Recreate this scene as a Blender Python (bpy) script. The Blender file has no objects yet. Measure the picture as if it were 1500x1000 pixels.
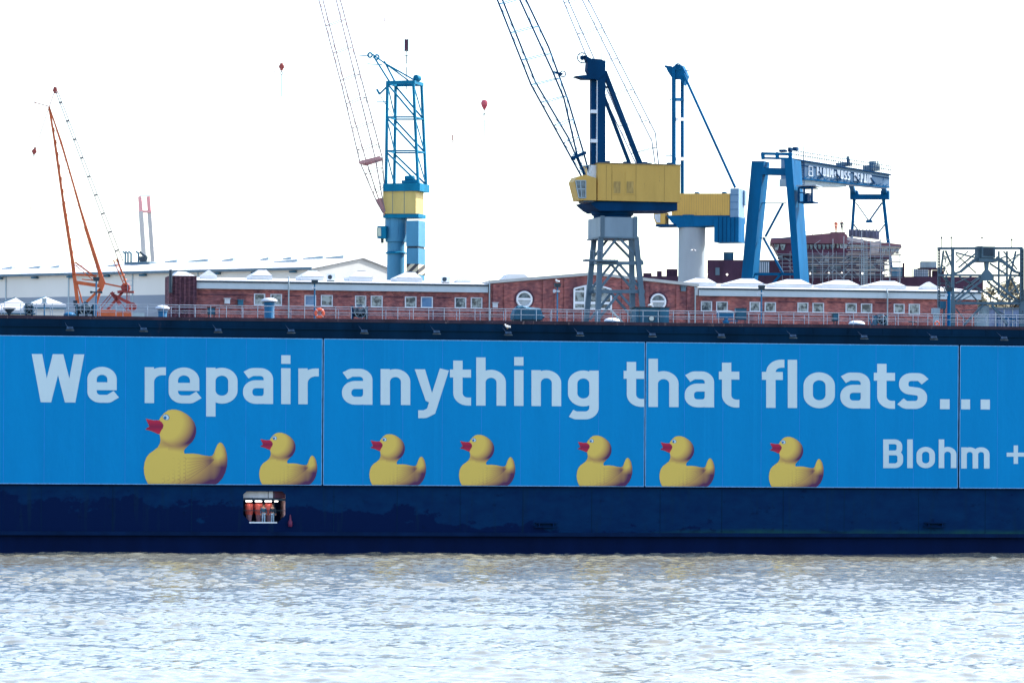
import bpy, bmesh, math, random
import numpy as np
from mathutils import Vector, Matrix
R_ = math.radians
random.seed(7); np.random.seed(7)
S = bpy.context.scene; COL = S.collection
# ------------------------------------------------------------------ camera, sky, sun
F, CAMH, YH, ROLL = 5600.0, 8.8, 670.0, 0.0058
cam = bpy.data.cameras.new('camera'); co = bpy.data.objects.new('camera', cam); COL.objects.link(co)
cam.sensor_width = 36; cam.lens = F/1500*36; cam.shift_y = (YH-500)/1500
cam.clip_start = 1; cam.clip_end = 20000
co.location = (0, 0, CAMH); co.rotation_euler = (R_(90), -ROLL, 0)
S.camera = co
SUN_EL, SUN_AZ = 45, 62          # azimuth: degrees to the right of the viewing direction
w = bpy.data.worlds.new("World"); S.world = w; w.use_nodes = True
nt = w.node_tree; bg = nt.nodes['Background']
sky = nt.nodes.new('ShaderNodeTexSky'); sky.sky_type = 'NISHITA'; sky.sun_disc = False
sky.sun_elevation = R_(SUN_EL); sky.sun_rotation = R_(SUN_AZ)
sky.air_density = 1.0; sky.dust_density = 1.7; sky.ozone_density = 1.0
nt.links.new(sky.outputs[0], bg.inputs[0]); bg.inputs[1].default_value = 0.15
sl = bpy.data.lights.new('sun', 'SUN'); sl.energy = 3.2; sl.angle = R_(0.6); sl.color = (1, .95, .88)
so = bpy.data.objects.new('sun', sl); COL.objects.link(so)
d = Vector((math.sin(R_(SUN_AZ))*math.cos(R_(SUN_EL)), math.cos(R_(SUN_AZ))*math.cos(R_(SUN_EL)), math.sin(R_(SUN_EL))))
so.rotation_euler = d.to_track_quat('Z', 'Y').to_euler(); so.location = (60, 300, 200)
S.view_settings.view_transform = 'Standard'; S.view_settings.look = 'None'
S.view_settings.exposure = 1.6; S.view_settings.gamma = 1; S.view_settings.use_curve_mapping = False
S.cycles.max_bounces = 5; S.cycles.caustics_reflective = False; S.cycles.caustics_refractive = False
# ------------------------------------------------------------------ materials
def lin(c): return tuple((v/255/12.92 if v <= 10 else ((v/255+.055)/1.055)**2.4) for v in c)
MATS = {}
def newmat(name):
    m = bpy.data.materials.new(name); m.use_nodes = True; MATS[name] = m
    return m, m.node_tree, m.node_tree.nodes['Principled BSDF']
def N(nt, t, **kw):
    n = nt.nodes.new(t)
    for k, v in kw.items(): setattr(n, k, v)
    return n
def mapped(nt, scale=(1, 1, 1)):
    tc = N(nt, 'ShaderNodeTexCoord'); mp = N(nt, 'ShaderNodeMapping'); mp.inputs['Scale'].default_value = scale
    nt.links.new(tc.outputs['Object'], mp.inputs[0]); return mp.outputs[0]
def noise(nt, vec, scale, detail=4, rough=.6):
    n = N(nt, 'ShaderNodeTexNoise'); n.inputs['Scale'].default_value = scale; n.inputs['Detail'].default_value = detail
    n.inputs['Roughness'].default_value = rough; nt.links.new(vec, n.inputs['Vector']); return n.outputs['Fac']
def ramp(nt, fac, p0, c0, p1, c1):
    r = N(nt, 'ShaderNodeValToRGB'); e = r.color_ramp.elements
    e[0].position = p0; e[0].color = (*c0, 1); e[1].position = p1; e[1].color = (*c1, 1)
    nt.links.new(fac, r.inputs[0]); return r.outputs[0]
def mix(nt, fac, a, b, mode='MIX'):
    m = N(nt, 'ShaderNodeMixRGB', blend_type=mode)
    for i, v in ((0, fac), (1, a), (2, b)):
        if isinstance(v, (int, float)): m.inputs[i].default_value = v
        elif isinstance(v, tuple): m.inputs[i].default_value = (*v, 1)
        else: nt.links.new(v, m.inputs[i])
    return m.outputs[0]
def paint(name, c, rough=.5, var=.18, scale=.5, rust=0, streak=True, metal=0, rustcol=(.12, .05, .03), spec=.4):
    m, nt, b = newmat(name)
    v = mapped(nt, (1, 1, .25 if streak else 1))
    f = noise(nt, v, scale, 6)
    col = ramp(nt, f, .3, tuple(x*(1-var) for x in c), .7, tuple(min(1, x*(1+var)) for x in c))
    if rust:
        g = noise(nt, mapped(nt, (1.3, 1.3, .35)), scale*2.6, 8, .7)
        k = ramp(nt, g, .66-rust*.2, (0, 0, 0), .74-rust*.2, (1, 1, 1))
        col = mix(nt, k, col, rustcol)
    nt.links.new(col, b.inputs['Base Color'])
    rr = noise(nt, v, scale*3, 3)
    mr = N(nt, 'ShaderNodeMapRange'); mr.inputs[3].default_value = max(.05, rough-.12); mr.inputs[4].default_value = min(1, rough+.15)
    nt.links.new(rr, mr.inputs[0]); nt.links.new(mr.outputs[0], b.inputs['Roughness'])
    b.inputs['Metallic'].default_value = metal; b.inputs['Specular IOR Level'].default_value = spec
    return m
NAVY = paint('navy_hull', (.0008, .015, .06), .7, .3, .2, spec=.05)
FASC = paint('dark_fascia', (.0006, .016, .044), .7, .35, .3, rust=.12, rustcol=(.012, .02, .045), spec=.05)
DECKRED = paint('deck_edge', (.03, .02, .035), .7, .4, .8, rust=.3, rustcol=(.18, .13, .13), spec=.2)
WHITE = paint('white_paint', (.72, .76, .8), .5, .08, .5)
WHITED = paint('white_dirty', (.5, .55, .62), .6, .15, 1.2, rust=.1, rustcol=(.25, .25, .3))
RAILM = paint('rail_paint', (.22, .28, .36), .5, .25, 2)
BLUE = paint('crane_blue', (.0004, .088, .215), .65, .25, .4, rust=.08, rustcol=(.005, .03, .07), spec=.08)
BLUED = paint('crane_navy', (.0002, .036, .105), .65, .25, .4, spec=.06)
BLUEL = paint('crane_light_blue', (.05, .22, .36), .5, .15, .4, rust=.1, rustcol=(.02, .08, .16), spec=.3)
CYAN = paint('crane_cyan', (.002, .15, .27), .6, .2, .8, spec=.1)
YEL = paint('crane_yellow', (.55, .34, .075), .5, .1, .5, rust=.08, rustcol=(.16, .10, .05), spec=.3)
YELP = paint('crane_pale_yellow', (.52, .40, .13), .5, .12, .7, spec=.3)
GREYS = paint('portal_grey', (.095, .155, .20), .55, .2, .8, rust=.1, rustcol=(.07, .08, .09), spec=.3)
GREYL = paint('pale_grey_steel', (.30, .38, .42), .55, .2, .8, spec=.3)
CONC = paint('column_concrete', (.30, .35, .38), .85, .12, .3)
ORANGE = paint('crane_orange', (.62, .125, .04), .5, .2, .8, rust=.08, rustcol=(.16, .045, .03), spec=.3)
RUSTR = paint('rusty_red', (.32, .06, .05), .6, .3, 1.5, spec=.3)
PINKR = paint('pale_red', (.42, .22, .22), .6, .2, 1.5)
REDP = paint('signal_red', (.60, .09, .12), .4, .1, 1.5)
DARK = paint('dark_steel', (.02, .04, .06), .5, .4, 2, spec=.3)
CABLE = paint('steel_cable', (.14, .14, .16), .5, .2, 2)
TEAL = paint('teal_machinery', (.015, .10, .17), .55, .35, 1.2, rust=.15, rustcol=(.01, .03, .05), spec=.3)
BLUEV = paint('vent_blue', (.003, .11, .24), .5, .25, 1.5, spec=.3)
CREAM = paint('cream_cladding', (.66, .64, .60), .6, .05, .1)
GREYC = paint('grey_cladding', (.22, .26, .32), .6, .08, .1)
GABLE = paint('gable_shade_grey', (.36, .37, .36), .6, .06, .1)  # shaded end of the cream hall, its shade painted in as darker grey
ROOFW = paint('white_roof', (.55, .57, .59), .6, .08, .3)
FASW = paint('eave_white', (.42, .50, .55), .6, .1, .3)
MAROON = paint('ship_primer', (.085, .030, .058), .6, .3, .6, rust=.15, rustcol=(.06, .03, .06), spec=.2)
MAROOND = paint('ship_primer_dark', (.05, .022, .045), .6, .3, .6, spec=.2)
PRIMER = paint('red_primer', (.155, .062, .085), .6, .25, .6)
GALV = paint('scaffold_tube', (.25, .30, .35), .5, .2, 3)
STONE = paint('quay_concrete', (.25, .25, .24), .9, .15, .2)
LIFE = paint('lifebuoy_orange', (.65, .10, .05), .5, .1, 3)
PVC = paint('print_white', (.47, .595, .66), .6, .05, .25, spec=.1)
ROOMP = paint('room_pink', (.8, .5, .48), .6, .1, 1.5)
ROOMW = paint('room_white', (.6, .62, .68), .6, .12, 2)
PUMP = paint('pump_red', (.55, .10, .08), .45, .25, 4)
PUMPB = paint('pump_stand', (.22, .12, .15), .6, .3, 4)
SKIN = paint('skin', (.5, .28, .2), .5, .05, 3)
DENIM = paint('jeans', (.35, .5, .62), .8, .2, 5)
JACKB = paint('jacket_blue', (.03, .13, .22), .8, .2, 5)
JACKD = paint('jacket_dark', (.015, .04, .07), .8, .2, 5)
HAIR = paint('hair', (.03, .02, .015), .8, .2, 5)
GULLW = paint('gull_white', (.8, .8, .8), .8, .03, 5)
GULLG = paint('gull_grey', (.42, .46, .5), .8, .05, 5)
BARK = paint('bark', (.10, .08, .07), .9, .3, 3)
LEAFY = paint('leaf', (.14, .12, .07), .8, .5, 3, streak=False)
STRIPE_M, nt, b = newmat('hazard_stripes')
wv = N(nt, 'ShaderNodeTexWave', wave_type='BANDS', bands_direction='DIAGONAL'); wv.inputs['Scale'].default_value = .55
nt.links.new(mapped(nt, (1, .0, -1)), wv.inputs['Vector'])
nt.links.new(ramp(nt, wv.outputs['Fac'], .45, (.03, .03, .04), .55, (.55, .5, .35)), b.inputs['Base Color'])
def emit(name, c, s):
    m, nt, b = newmat(name); b.inputs['Base Color'].default_value = (*c, 1)
    b.inputs['Emission Color'].default_value = (*c, 1); b.inputs['Emission Strength'].default_value = s; return m
LAMP = emit('lamp_glow', (1, .95, .85), 3.0); TUBEL = emit('tube_glow', (1, .96, .9), 4.5)
# mottled glass: reflections and what lies behind are put into the colour
def glassy(name, c0, c1, scale):
    m, nt, b = newmat(name)
    f = noise(nt, mapped(nt), scale, 3, .6)
    nt.links.new(ramp(nt, f, .42, c0, .6, c1), b.inputs['Base Color'])
    b.inputs['Roughness'].default_value = .08; b.inputs['Specular IOR Level'].default_value = .5; return m
PANE = glassy('window_glass', (.02, .04, .06), (.26, .32, .34), 1.6)  # dark and pale mottling paints in reflected greenery
PANEB = glassy('window_blind', (.05, .14, .28), (.09, .2, .36), 1.0)
PANED = glassy('cab_glass', (.02, .05, .08), (.1, .16, .2), 2)
# brick
def brick(name, c1, c2, mort):
    m, nt, b = newmat(name)
    tc = N(nt, 'ShaderNodeTexCoord'); sp = N(nt, 'ShaderNodeSeparateXYZ'); cb = N(nt, 'ShaderNodeCombineXYZ')
    nt.links.new(tc.outputs['Object'], sp.inputs[0]); nt.links.new(sp.outputs[0], cb.inputs[0]); nt.links.new(sp.outputs[2], cb.inputs[1])
    br = N(nt, 'ShaderNodeTexBrick'); nt.links.new(cb.outputs[0], br.inputs['Vector'])
    br.inputs['Scale'].default_value = 1.7; br.inputs['Mortar Size'].default_value = .035
    br.inputs['Color1'].default_value = (*c1, 1); br.inputs['Color2'].default_value = (*c2, 1); br.inputs['Mortar'].default_value = (*mort, 1)
    f = noise(nt, mapped(nt, (1, 1, .5)), .5, 7, .7)
    k = ramp(nt, f, .32, (.5, .55, .68), .68, (1.35, 1.2, 1.1))
    f3 = noise(nt, mapped(nt, (1.6, 1, 4.2)), 1.0, 5, .75)
    k = mix(nt, 1.0, k, ramp(nt, f3, .36, (.55, .55, .62), .64, (1.45, 1.4, 1.35)), 'MULTIPLY')
    nt.links.new(mix(nt, 1.0, br.outputs['Color'], k, 'MULTIPLY'), b.inputs['Base Color'])
    b.inputs['Roughness'].default_value = .9; b.inputs['Specular IOR Level'].default_value = .1; return m
BRICK = brick('red_brick', (.29, .085, .08), (.19, .06, .068), (.30, .18, .17))
BRICKD = brick('dark_brick', (.11, .045, .06), (.07, .03, .05), (.12, .08, .1))
# banner cloth
BANNER, nt, b = newmat('banner_blue')
f = noise(nt, mapped(nt, (.25, 1, .04)), 1.2, 5)
col = ramp(nt, f, .3, (.0002, .192, .46), .7, (.0003, .215, .505))
f2 = noise(nt, mapped(nt, (2.6, 1, .0)), 1.0, 2)
col = mix(nt, ramp(nt, f2, .6, (0, 0, 0), .8, (.35, .35, .35)), col, (.003, .255, .57))
nt.links.new(col, b.inputs['Base Color']); b.inputs['Roughness'].default_value = .7; b.inputs['Specular IOR Level'].default_value = .08
bp = N(nt, 'ShaderNodeBump'); bp.inputs['Strength'].default_value = .25; bp.inputs['Distance'].default_value = .3
nt.links.new(noise(nt, mapped(nt, (1, 1, .5)), .6, 3), bp.inputs['Height']); nt.links.new(bp.outputs[0], b.inputs['Normal'])
# hull with peeling coat and algae
HULL, nt, b = newmat('hull_coat')
tc = N(nt, 'ShaderNodeTexCoord'); sp = N(nt, 'ShaderNodeSeparateXYZ'); nt.links.new(tc.outputs['Object'], sp.inputs[0])
def mth(nt, op, a, bb, cl=False):
    m = N(nt, 'ShaderNodeMath', operation=op); m.use_clamp = cl
    for i, v in ((0, a), (1, bb)):
        if isinstance(v, (int, float)): m.inputs[i].default_value = v
        else: nt.links.new(v, m.inputs[i])
    return m.outputs[0]
f = noise(nt, mapped(nt, (.2, 1, .42)), 1.0, 9, .68)
zz = mth(nt, 'MULTIPLY', mth(nt, 'SUBTRACT', 4.1, sp.outputs[2]), .11)        # more loss lower down
xx = mth(nt, 'MULTIPLY', mth(nt, 'ADD', sp.outputs[0], 5.0), -.006)
t = mth(nt, 'ADD', mth(nt, 'ADD', f, zz), xx)
k = ramp(nt, t, .60, (0, 0, 0), .63, (1, 1, 1))
g = noise(nt, mapped(nt, (.5, 1, .9)), 1.3, 6)
base = ramp(nt, g, .3, (.0004, .015, .066), .75, (.0007, .026, .088))
col = mix(nt, k, base, (.0003, .0085, .049))
alg = mth(nt, 'MULTIPLY', mth(nt, 'SUBTRACT', 2.65, sp.outputs[2], True), noise(nt, mapped(nt, (.35, 1, .8)), 1.0, 6), True)
alg = mth(nt, 'MULTIPLY', alg, mth(nt, 'MULTIPLY', mth(nt, 'ADD', sp.outputs[0], -2.0), .05, True), True)
col = mix(nt, ramp(nt, alg, .12, (0, 0, 0), .42, (.8, .8, .8)), col, (.012, .07, .055))
g2 = noise(nt, mapped(nt, (1.6, 1, .12)), 1.0, 6, .65)       # runs down the plating
col = mix(nt, ramp(nt, g2, .56, (0, 0, 0), .72, (.55, .55, .55)), col, (.004, .022, .045))
g3 = noise(nt, mapped(nt, (.9, 1, 1.4)), 1.0, 8, .7)
col = mix(nt, ramp(nt, g3, .60, (0, 0, 0), .66, (.6, .6, .6)), col, (.0003, .007, .035))
nt.links.new(col, b.inputs['Base Color']); b.inputs['Roughness'].default_value = .7; b.inputs['Specular IOR Level'].default_value = .05
# water
WATER, nt, b = newmat('river_water')
f = noise(nt, mapped(nt, (.02, .06, 1)), 1.0, 4)
nt.links.new(ramp(nt, f, .35, (.17, .18, .16), .7, (.20, .185, .125)), b.inputs['Base Color'])
b.inputs['Roughness'].default_value = .05; b.inputs['IOR'].default_value = 1.34; b.inputs['Specular IOR Level'].default_value = .5
bp = N(nt, 'ShaderNodeBump'); bp.inputs['Strength'].default_value = 1.0; bp.inputs['Distance'].default_value = .012
nt.links.new(noise(nt, mapped(nt, (1.1, 1.0, 1)), 3.4, 4, .6), bp.inputs['Height']); nt.links.new(bp.outputs[0], b.inputs['Normal'])
# printed duck (vertex colours)
DUCK, nt, b = newmat('duck_print')
at = N(nt, 'ShaderNodeVertexColor'); at.layer_name = 'print'
nt.links.new(at.outputs[0], b.inputs['Base Color']); b.inputs['Roughness'].default_value = .6; b.inputs['Specular IOR Level'].default_value = .25

# ------------------------------------------------------------------ helpers
def ray(px, py):
    u, v = px-750, YH-py
    return (u-ROLL*v)/F, (v+ROLL*u)/F
class Frame:
    """upright frame standing at (X, Y), turned by yaw; x along the front, y into depth, z up"""
    def __init__(s, depth, yaw, X=0.0):
        s.o = Vector((X, depth, 0)); c, n = math.cos(yaw), math.sin(yaw)
        s.ex = Vector((c, n, 0)); s.ey = Vector((-n, c, 0)); s.yaw = yaw
    def w(s, x, y, z): return s.o + s.ex*x + s.ey*y + Vector((0, 0, z))
    def px(s, px, py, off=0.0):
        a, bb = ray(px, py)
        t = (off + s.ey.dot(s.o)) / (s.ey.x*a + s.ey.y)
        p = Vector((a*t, t, 0)) - s.o
        return s.ex.dot(p), CAMH + bb*t
    def P(s, px, py, off=0.0):
        x, z = s.px(px, py, off); return s.w(x, off, z)
class MB:
    def __init__(s, fr=None): s.v = []; s.f = []; s.fr = fr
    def add(s, vs, fs):
        n = len(s.v); s.v += [tuple(v) for v in vs]; s.f += [tuple(i+n for i in f) for f in fs]
    def hexa(s, p):   # 8 points: bottom 4 ccw, top 4
        s.add(p, [(0, 3, 2, 1), (4, 5, 6, 7), (0, 1, 5, 4), (1, 2, 6, 5), (2, 3, 7, 6), (3, 0, 4, 7)])
    def box(s, x0, x1, y0, y1, z0, z1, fr=None):
        W = (fr or s.fr).w
        s.hexa([W(x0, y0, z0), W(x1, y0, z0), W(x1, y1, z0), W(x0, y1, z0), W(x0, y0, z1), W(x1, y0, z1), W(x1, y1, z1), W(x0, y1, z1)])
    def boxpx(s, px0, px1, py0, py1, o0, o1, z0=None, fr=None):
        fr = fr or s.fr; m = (py0+py1)/2
        xa = fr.px(px0, m, o0)[0]; xb = fr.px(px1, m, o0)[0]
        zt = fr.px((px0+px1)/2, py0, o0)[1]; zb = fr.px((px0+px1)/2, py1, o0)[1] if z0 is None else z0
        s.box(xa, xb, o0, o1, zb, zt, fr); return xa, xb, zb, zt
    def quadpx(s, pts, o0, o1, fr=None):  # extruded px polygon (front at o0, back at o1); pts clockwise in the picture from top-left
        fr = fr or s.fr; n = len(pts)
        a = [fr.P(x, y, o0) for x, y in pts]; dv = fr.ey*(o1-o0)
        bk = [p+dv for p in a]
        s.add(a+bk, [tuple(reversed(range(n))), tuple(range(n, 2*n))]+[(i, (i+1) % n, n+(i+1) % n, n+i) for i in range(n)])
    def bar(s, p, q, wd, dp=None, up=None):
        p, q = Vector(p), Vector(q); dp = wd if dp is None else dp; t = (q-p)
        if t.length < 1e-6: return
        t.normalize(); ey = s.fr.ey if s.fr else Vector((0, 1, 0))
        if abs(t.dot(ey)) > .95: ey = Vector((0, 0, 1))
        sx = t.cross(ey).normalized(); sy = sx.cross(t).normalized()
        a, bb = sx*wd/2, sy*dp/2
        s.hexa([p-a-bb, p+a-bb, p+a+bb, p-a+bb, q-a-bb, q+a-bb, q+a+bb, q-a+bb])
    def tube(s, p, q, r, r2=None, n=8):
        p, q = Vector(p), Vector(q); r2 = r if r2 is None else r2; t = (q-p).normalized()
        a = t.orthogonal().normalized(); c = t.cross(a)
        vs = []
        for pt, rr in ((p, r), (q, r2)):
            for i in range(n):
                th = 2*math.pi*i/n; vs.append(pt+a*math.cos(th)*rr+c*math.sin(th)*rr)
        s.add(vs, [tuple(reversed(range(n))), tuple(range(n, 2*n))]+[(i, (i+1) % n, n+(i+1) % n, n+i) for i in range(n)])
    def lathe(s, c, prof, n=20, axis=(0, 0, 1)):
        c = Vector(c); ax = Vector(axis).normalized(); a = ax.orthogonal().normalized(); b2 = ax.cross(a); vs = []
        for r, h in prof:
            for i in range(n):
                th = 2*math.pi*i/n; vs.append(c+ax*h+a*math.cos(th)*max(r, 1e-4)+b2*math.sin(th)*max(r, 1e-4))
        fs = [tuple(reversed(range(n))), tuple(range((len(prof)-1)*n, len(prof)*n))]
        for k in range(len(prof)-1):
            for i in range(n): fs.append((k*n+i, k*n+(i+1) % n, (k+1)*n+(i+1) % n, (k+1)*n+i))
        s.add(vs, fs)
    def ring(s, c, R, r, axis, n=24, m=8):
        c = Vector(c); ax = Vector(axis).normalized(); a = ax.orthogonal().normalized(); b2 = ax.cross(a); vs = []; fs = []
        for i in range(n):
            th = 2*math.pi*i/n; dr = a*math.cos(th)+b2*math.sin(th)
            for j in range(m):
                ph = 2*math.pi*j/m; vs.append(c+dr*(R+r*math.cos(ph))+ax*r*math.sin(ph))
        for i in range(n):
            for j in range(m): fs.append((i*m+j, ((i+1) % n)*m+j, ((i+1) % n)*m+(j+1) % m, i*m+(j+1) % m))
        s.add(vs, fs)
    def ball(s, c, rx, ry=None, rz=None, n=12):
        ry = rx if ry is None else ry; rz = rx if rz is None else rz; c = Vector(c); vs = []; fs = []; m = n//2
        for k in range(m+1):
            ph = math.pi*k/m
            for i in range(n):
                th = 2*math.pi*i/n; vs.append(c+Vector((rx*math.sin(ph)*math.cos(th), ry*math.sin(ph)*math.sin(th), rz*math.cos(ph))))
        for k in range(m):
            for i in range(n): fs.append((k*n+i, (k+1)*n+i, (k+1)*n+(i+1) % n, k*n+(i+1) % n))
        s.add(vs, fs)
    def build(s, name, mat, parent=None, smooth=False, label=None):
        base = parent_world(parent) if parent else Vector((0, 0, 0))
        me = bpy.data.meshes.new(name); me.from_pydata([tuple(Vector(v)-base) for v in s.v], [], s.f); me.validate()
        bm = bmesh.new(); bm.from_mesh(me); bmesh.ops.recalc_face_normals(bm, faces=bm.faces); bm.to_mesh(me); bm.free()
        me.materials.append(mat)
        if smooth:
            for p in me.polygons: p.use_smooth = True
            try: me.set_sharp_from_angle(angle=R_(45))
            except Exception: pass
        o = bpy.data.objects.new(name, me); COL.objects.link(o)
        if parent: o.parent = parent
        if label: o['label'] = label
        return o
def parent_world(o):
    p = Vector((0, 0, 0))
    while o: p += Vector(o.location); o = o.parent
    return p
def thing(name, label, cat, loc, group=None):
    o = bpy.data.objects.new(name, None); COL.objects.link(o); o.location = loc; o.empty_display_size = .3
    o['label'] = label; o['category'] = cat
    if group: o['group'] = group
    return o
def tag(o, label=None, cat=None, group=None, kind=None):
    if label: o['label'] = label
    if cat: o['category'] = cat
    if group: o['group'] = group
    if kind: o['kind'] = kind
    return o
def struct(o): o['kind'] = 'structure'; return o
def whole(mb, name, mat, label, cat, loc, group=None, smooth=False):
    """a thing that is one mesh, its origin at loc"""
    e = bpy.data.objects.new('tmp', None); e.location = loc
    o = mb.build(name, mat, e, smooth); o.parent = None; bpy.data.objects.remove(e); o.location = loc
    return tag(o, label, cat, group)
def copy_tree(o, parent=None):
    kids = list(o.children); c = o.copy(); COL.objects.link(c)
    if parent: c.parent = parent
    for k in kids: copy_tree(k, c)
    return c

# ------------------------------------------------------------------ setting: river, land
def axis(lo, hi, step, far0, far1):
    mid = np.arange(lo, hi+step, step); a = []; x, s = lo, step
    while x > far0: s *= 1.25; x -= s; a.append(x)
    c = []; x, s = mid[-1], step
    while x < far1: s *= 1.25; x += s; c.append(x)
    return np.array(a[::-1]+list(mid)+c)
def river():
    xs = axis(-62, 62, .2, -5000, 5000); ys = axis(138, 358, .22, -600, 9000)
    X, Y = np.meshgrid(xs, ys); Z = np.zeros_like(X); rng = np.random.RandomState(3)
    wind = R_(250)
    patch = 1+.35*np.sin(X*.045+Y*.03+1)*np.sin(Y*.05-X*.013)+.2*np.sin(X*.13-Y*.07)
    def waves(n, l0, l1, spread, slope):
        H = np.zeros_like(X)
        for i in range(n):
            lam = l0*(l1/l0)**rng.rand(); th = wind+rng.normal()*spread; k = 2*math.pi/lam
            H += slope(lam)/k*(.6+.8*rng.rand())*np.sin(k*(X*math.cos(th)+Y*math.sin(th))+rng.rand()*6.28)
        return H
    Z += waves(16, 6, 20, .5, lambda l: .012)                      # long swell
    n1 = waves(60, .9, 3.4, .75, lambda l: 1.0); n1 /= n1.std()     # wind chop with sparse sharp crests
    n1 = n1*np.clip(patch, .4, 1.6)
    Z += .0125*np.exp(.95*np.clip(n1, -3, 2.5))-.02
    Z += waves(60, .5, 1.5, .9, lambda l: .023)                    # ripples
    fade = np.clip((X+90)/20, 0, 1)*np.clip((90-X)/20, 0, 1)*np.clip((Y-100)/30, 0, 1)*np.clip((375-Y)/10, 0, 1)
    Z *= fade
    n, m = X.shape; me = bpy.data.meshes.new('river')
    idx = np.arange(n*m).reshape(n, m)
    q = np.stack([idx[:-1, :-1], idx[:-1, 1:], idx[1:, 1:], idx[1:, :-1]], -1).reshape(-1, 4)
    me.vertices.add(n*m); me.vertices.foreach_set('co', np.stack([X, Y, Z], -1).astype(np.float32).ravel())
    me.loops.add(len(q)*4); me.loops.foreach_set('vertex_index', q.astype(np.int32).ravel())
    me.polygons.add(len(q)); me.polygons.foreach_set('loop_start', np.arange(0, len(q)*4, 4, dtype=np.int32))
    me.polygons.foreach_set('loop_total', np.full(len(q), 4, dtype=np.int32))
    me.polygons.foreach_set('use_smooth', np.ones(len(q), dtype=bool))
    me.update(calc_edges=True); me.materials.append(WATER)
    o = bpy.data.objects.new('river', me); COL.objects.link(o); struct(o)
river()
W0 = Frame(0, 0)
m = MB(W0); m.box(-4000, 4000, 414, 9000, -3, 5); struct(m.build('quay_ground', STONE))
# ------------------------------------------------------------------ the floating dock
YAWD = math.atan(.157)
DK = Frame(350, YAWD)
ZD = DK.px(750, 470)[1]; ZBT = DK.px(750, 499, -.25)[1]; ZBB = DK.px(750, 711.3, -.25)[1]; ZL = DK.px(750, 779.5, -.1)[1]
XL, XR = -95, 95
dock = thing('floating_dock', 'long dark navy floating dock wall rising from the river behind the blue banners', 'floating dock', DK.w(0, 0, 0))
hx0, hz1 = DK.px(356.5, 719, -.1); hx1, hz0 = DK.px(418, 766, -.1)
# upper wall, behind the banners
m = MB(DK); m.box(XL, XR, 0, .3, ZBB-.2, ZD-.3)
m.box(XL, XR, 4.7, 5, -2, ZD-.3); m.box(XL, XL+.3, .3, 4.7, -2, ZD-.3); m.box(XR-.3, XR, .3, 4.7, -2, ZD-.3)
m.build('side_wall', NAVY, dock)
m = MB(DK)   # lower plating round the hatch
y0, y1 = -.1, .1
m.box(XL, hx0, y0, y1, ZL, ZBB-.2); m.box(hx1, XR, y0, y1, ZL, ZBB-.2)
m.box(hx0, hx1, y0, y1, hz1, ZBB-.2); m.box(hx0, hx1, y0, y1, ZL, hz0)
c = .55
for sx, x in ((1, hx0), (-1, hx1)):
    for sz, z, cc in ((1, hz0, .75), (-1, hz1, .3)):
        tri = [(x, z), (x+sx*cc, z), (x, z+sz*cc)]
        a = [DK.w(px_, y0, pz) for px_, pz in tri]; bb = [DK.w(px_, y1, pz) for px_, pz in tri]
        m.add(a+bb, [(0, 1, 2), (3, 5, 4), (1, 4, 5, 2)])
m.build('hull_plating', HULL, dock)
m = MB(DK); m.box(XL, XR, .25, .6, -3, ZL-.35); m.build('lower_hull', paint('lower_hull', (.0006, .008, .045), .6, .25, .3, spec=.05), dock)
m = MB(DK); m.box(XL, XR, -.32, .3, ZL-.35, ZL); m.build('rubbing_strake', paint('strake', (.0008, .012, .05), .6, .3, .5, spec=.05), dock)
m = MB(DK); m.box(XL, XR, -.45, 5.3, ZD-.3, ZD-.002)
m.build('deck', DECKRED, dock)
zf = DK.px(750, 485, -.5)[1]
m = MB(DK); m.box(XL, XR, -.40, -.02, zf, ZD-.302); m.box(XL, XR, -.30, -.02, ZBT+.05, zf)
m.box(XL, XR, -.46, -.40, zf-.05, zf+.07)
x = XL+1
while x < XR:   # stiffener brackets
    m.box(x, x+.06, -.44, -.40, zf+.08, ZD-.32); x += 3.3
m.build('fascia', FASC, dock)
m = MB(DK)
x = XL+2.0
while x < XR:   # thin plating seams in the hull
    m.box(x, x+.04, -.115, -.1, ZL+.02, ZBB-.22) if not (hx0-.3 < x < hx1+.3) else None
    x += random.choice((5.8, 6.4, 7.1))
m.build('plating_seam', FASC, dock)
# bitts and recessed ladders on the hull
for pxa in (800, 1370):
    m = MB(DK); xa, za = DK.px(pxa, 768, -.3)
    m.box(xa-1, xa+1, -.55, -.1, za+.12, za+.22); m.box(xa-1.1, xa+.9, -.5, -.1, za-.25, za-.17)
    m.box(xa-.7, xa-.6, -.5, -.1, za-.17, za+.12); m.box(xa+.6, xa+.7, -.5, -.1, za-.17, za+.12)
    m.build('mooring_bracket', NAVY, dock)
# far side wall of the dock and its floor
m = MB(DK); m.box(XL, XR, 38, 50, -2, ZD-.5); m.build('far_side_wall', NAVY, dock)
m = MB(DK); m.box(XL, XR, 5.02, 37.98, -1, 1.5); m.build('pontoon_deck', DECKRED, dock)
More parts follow.
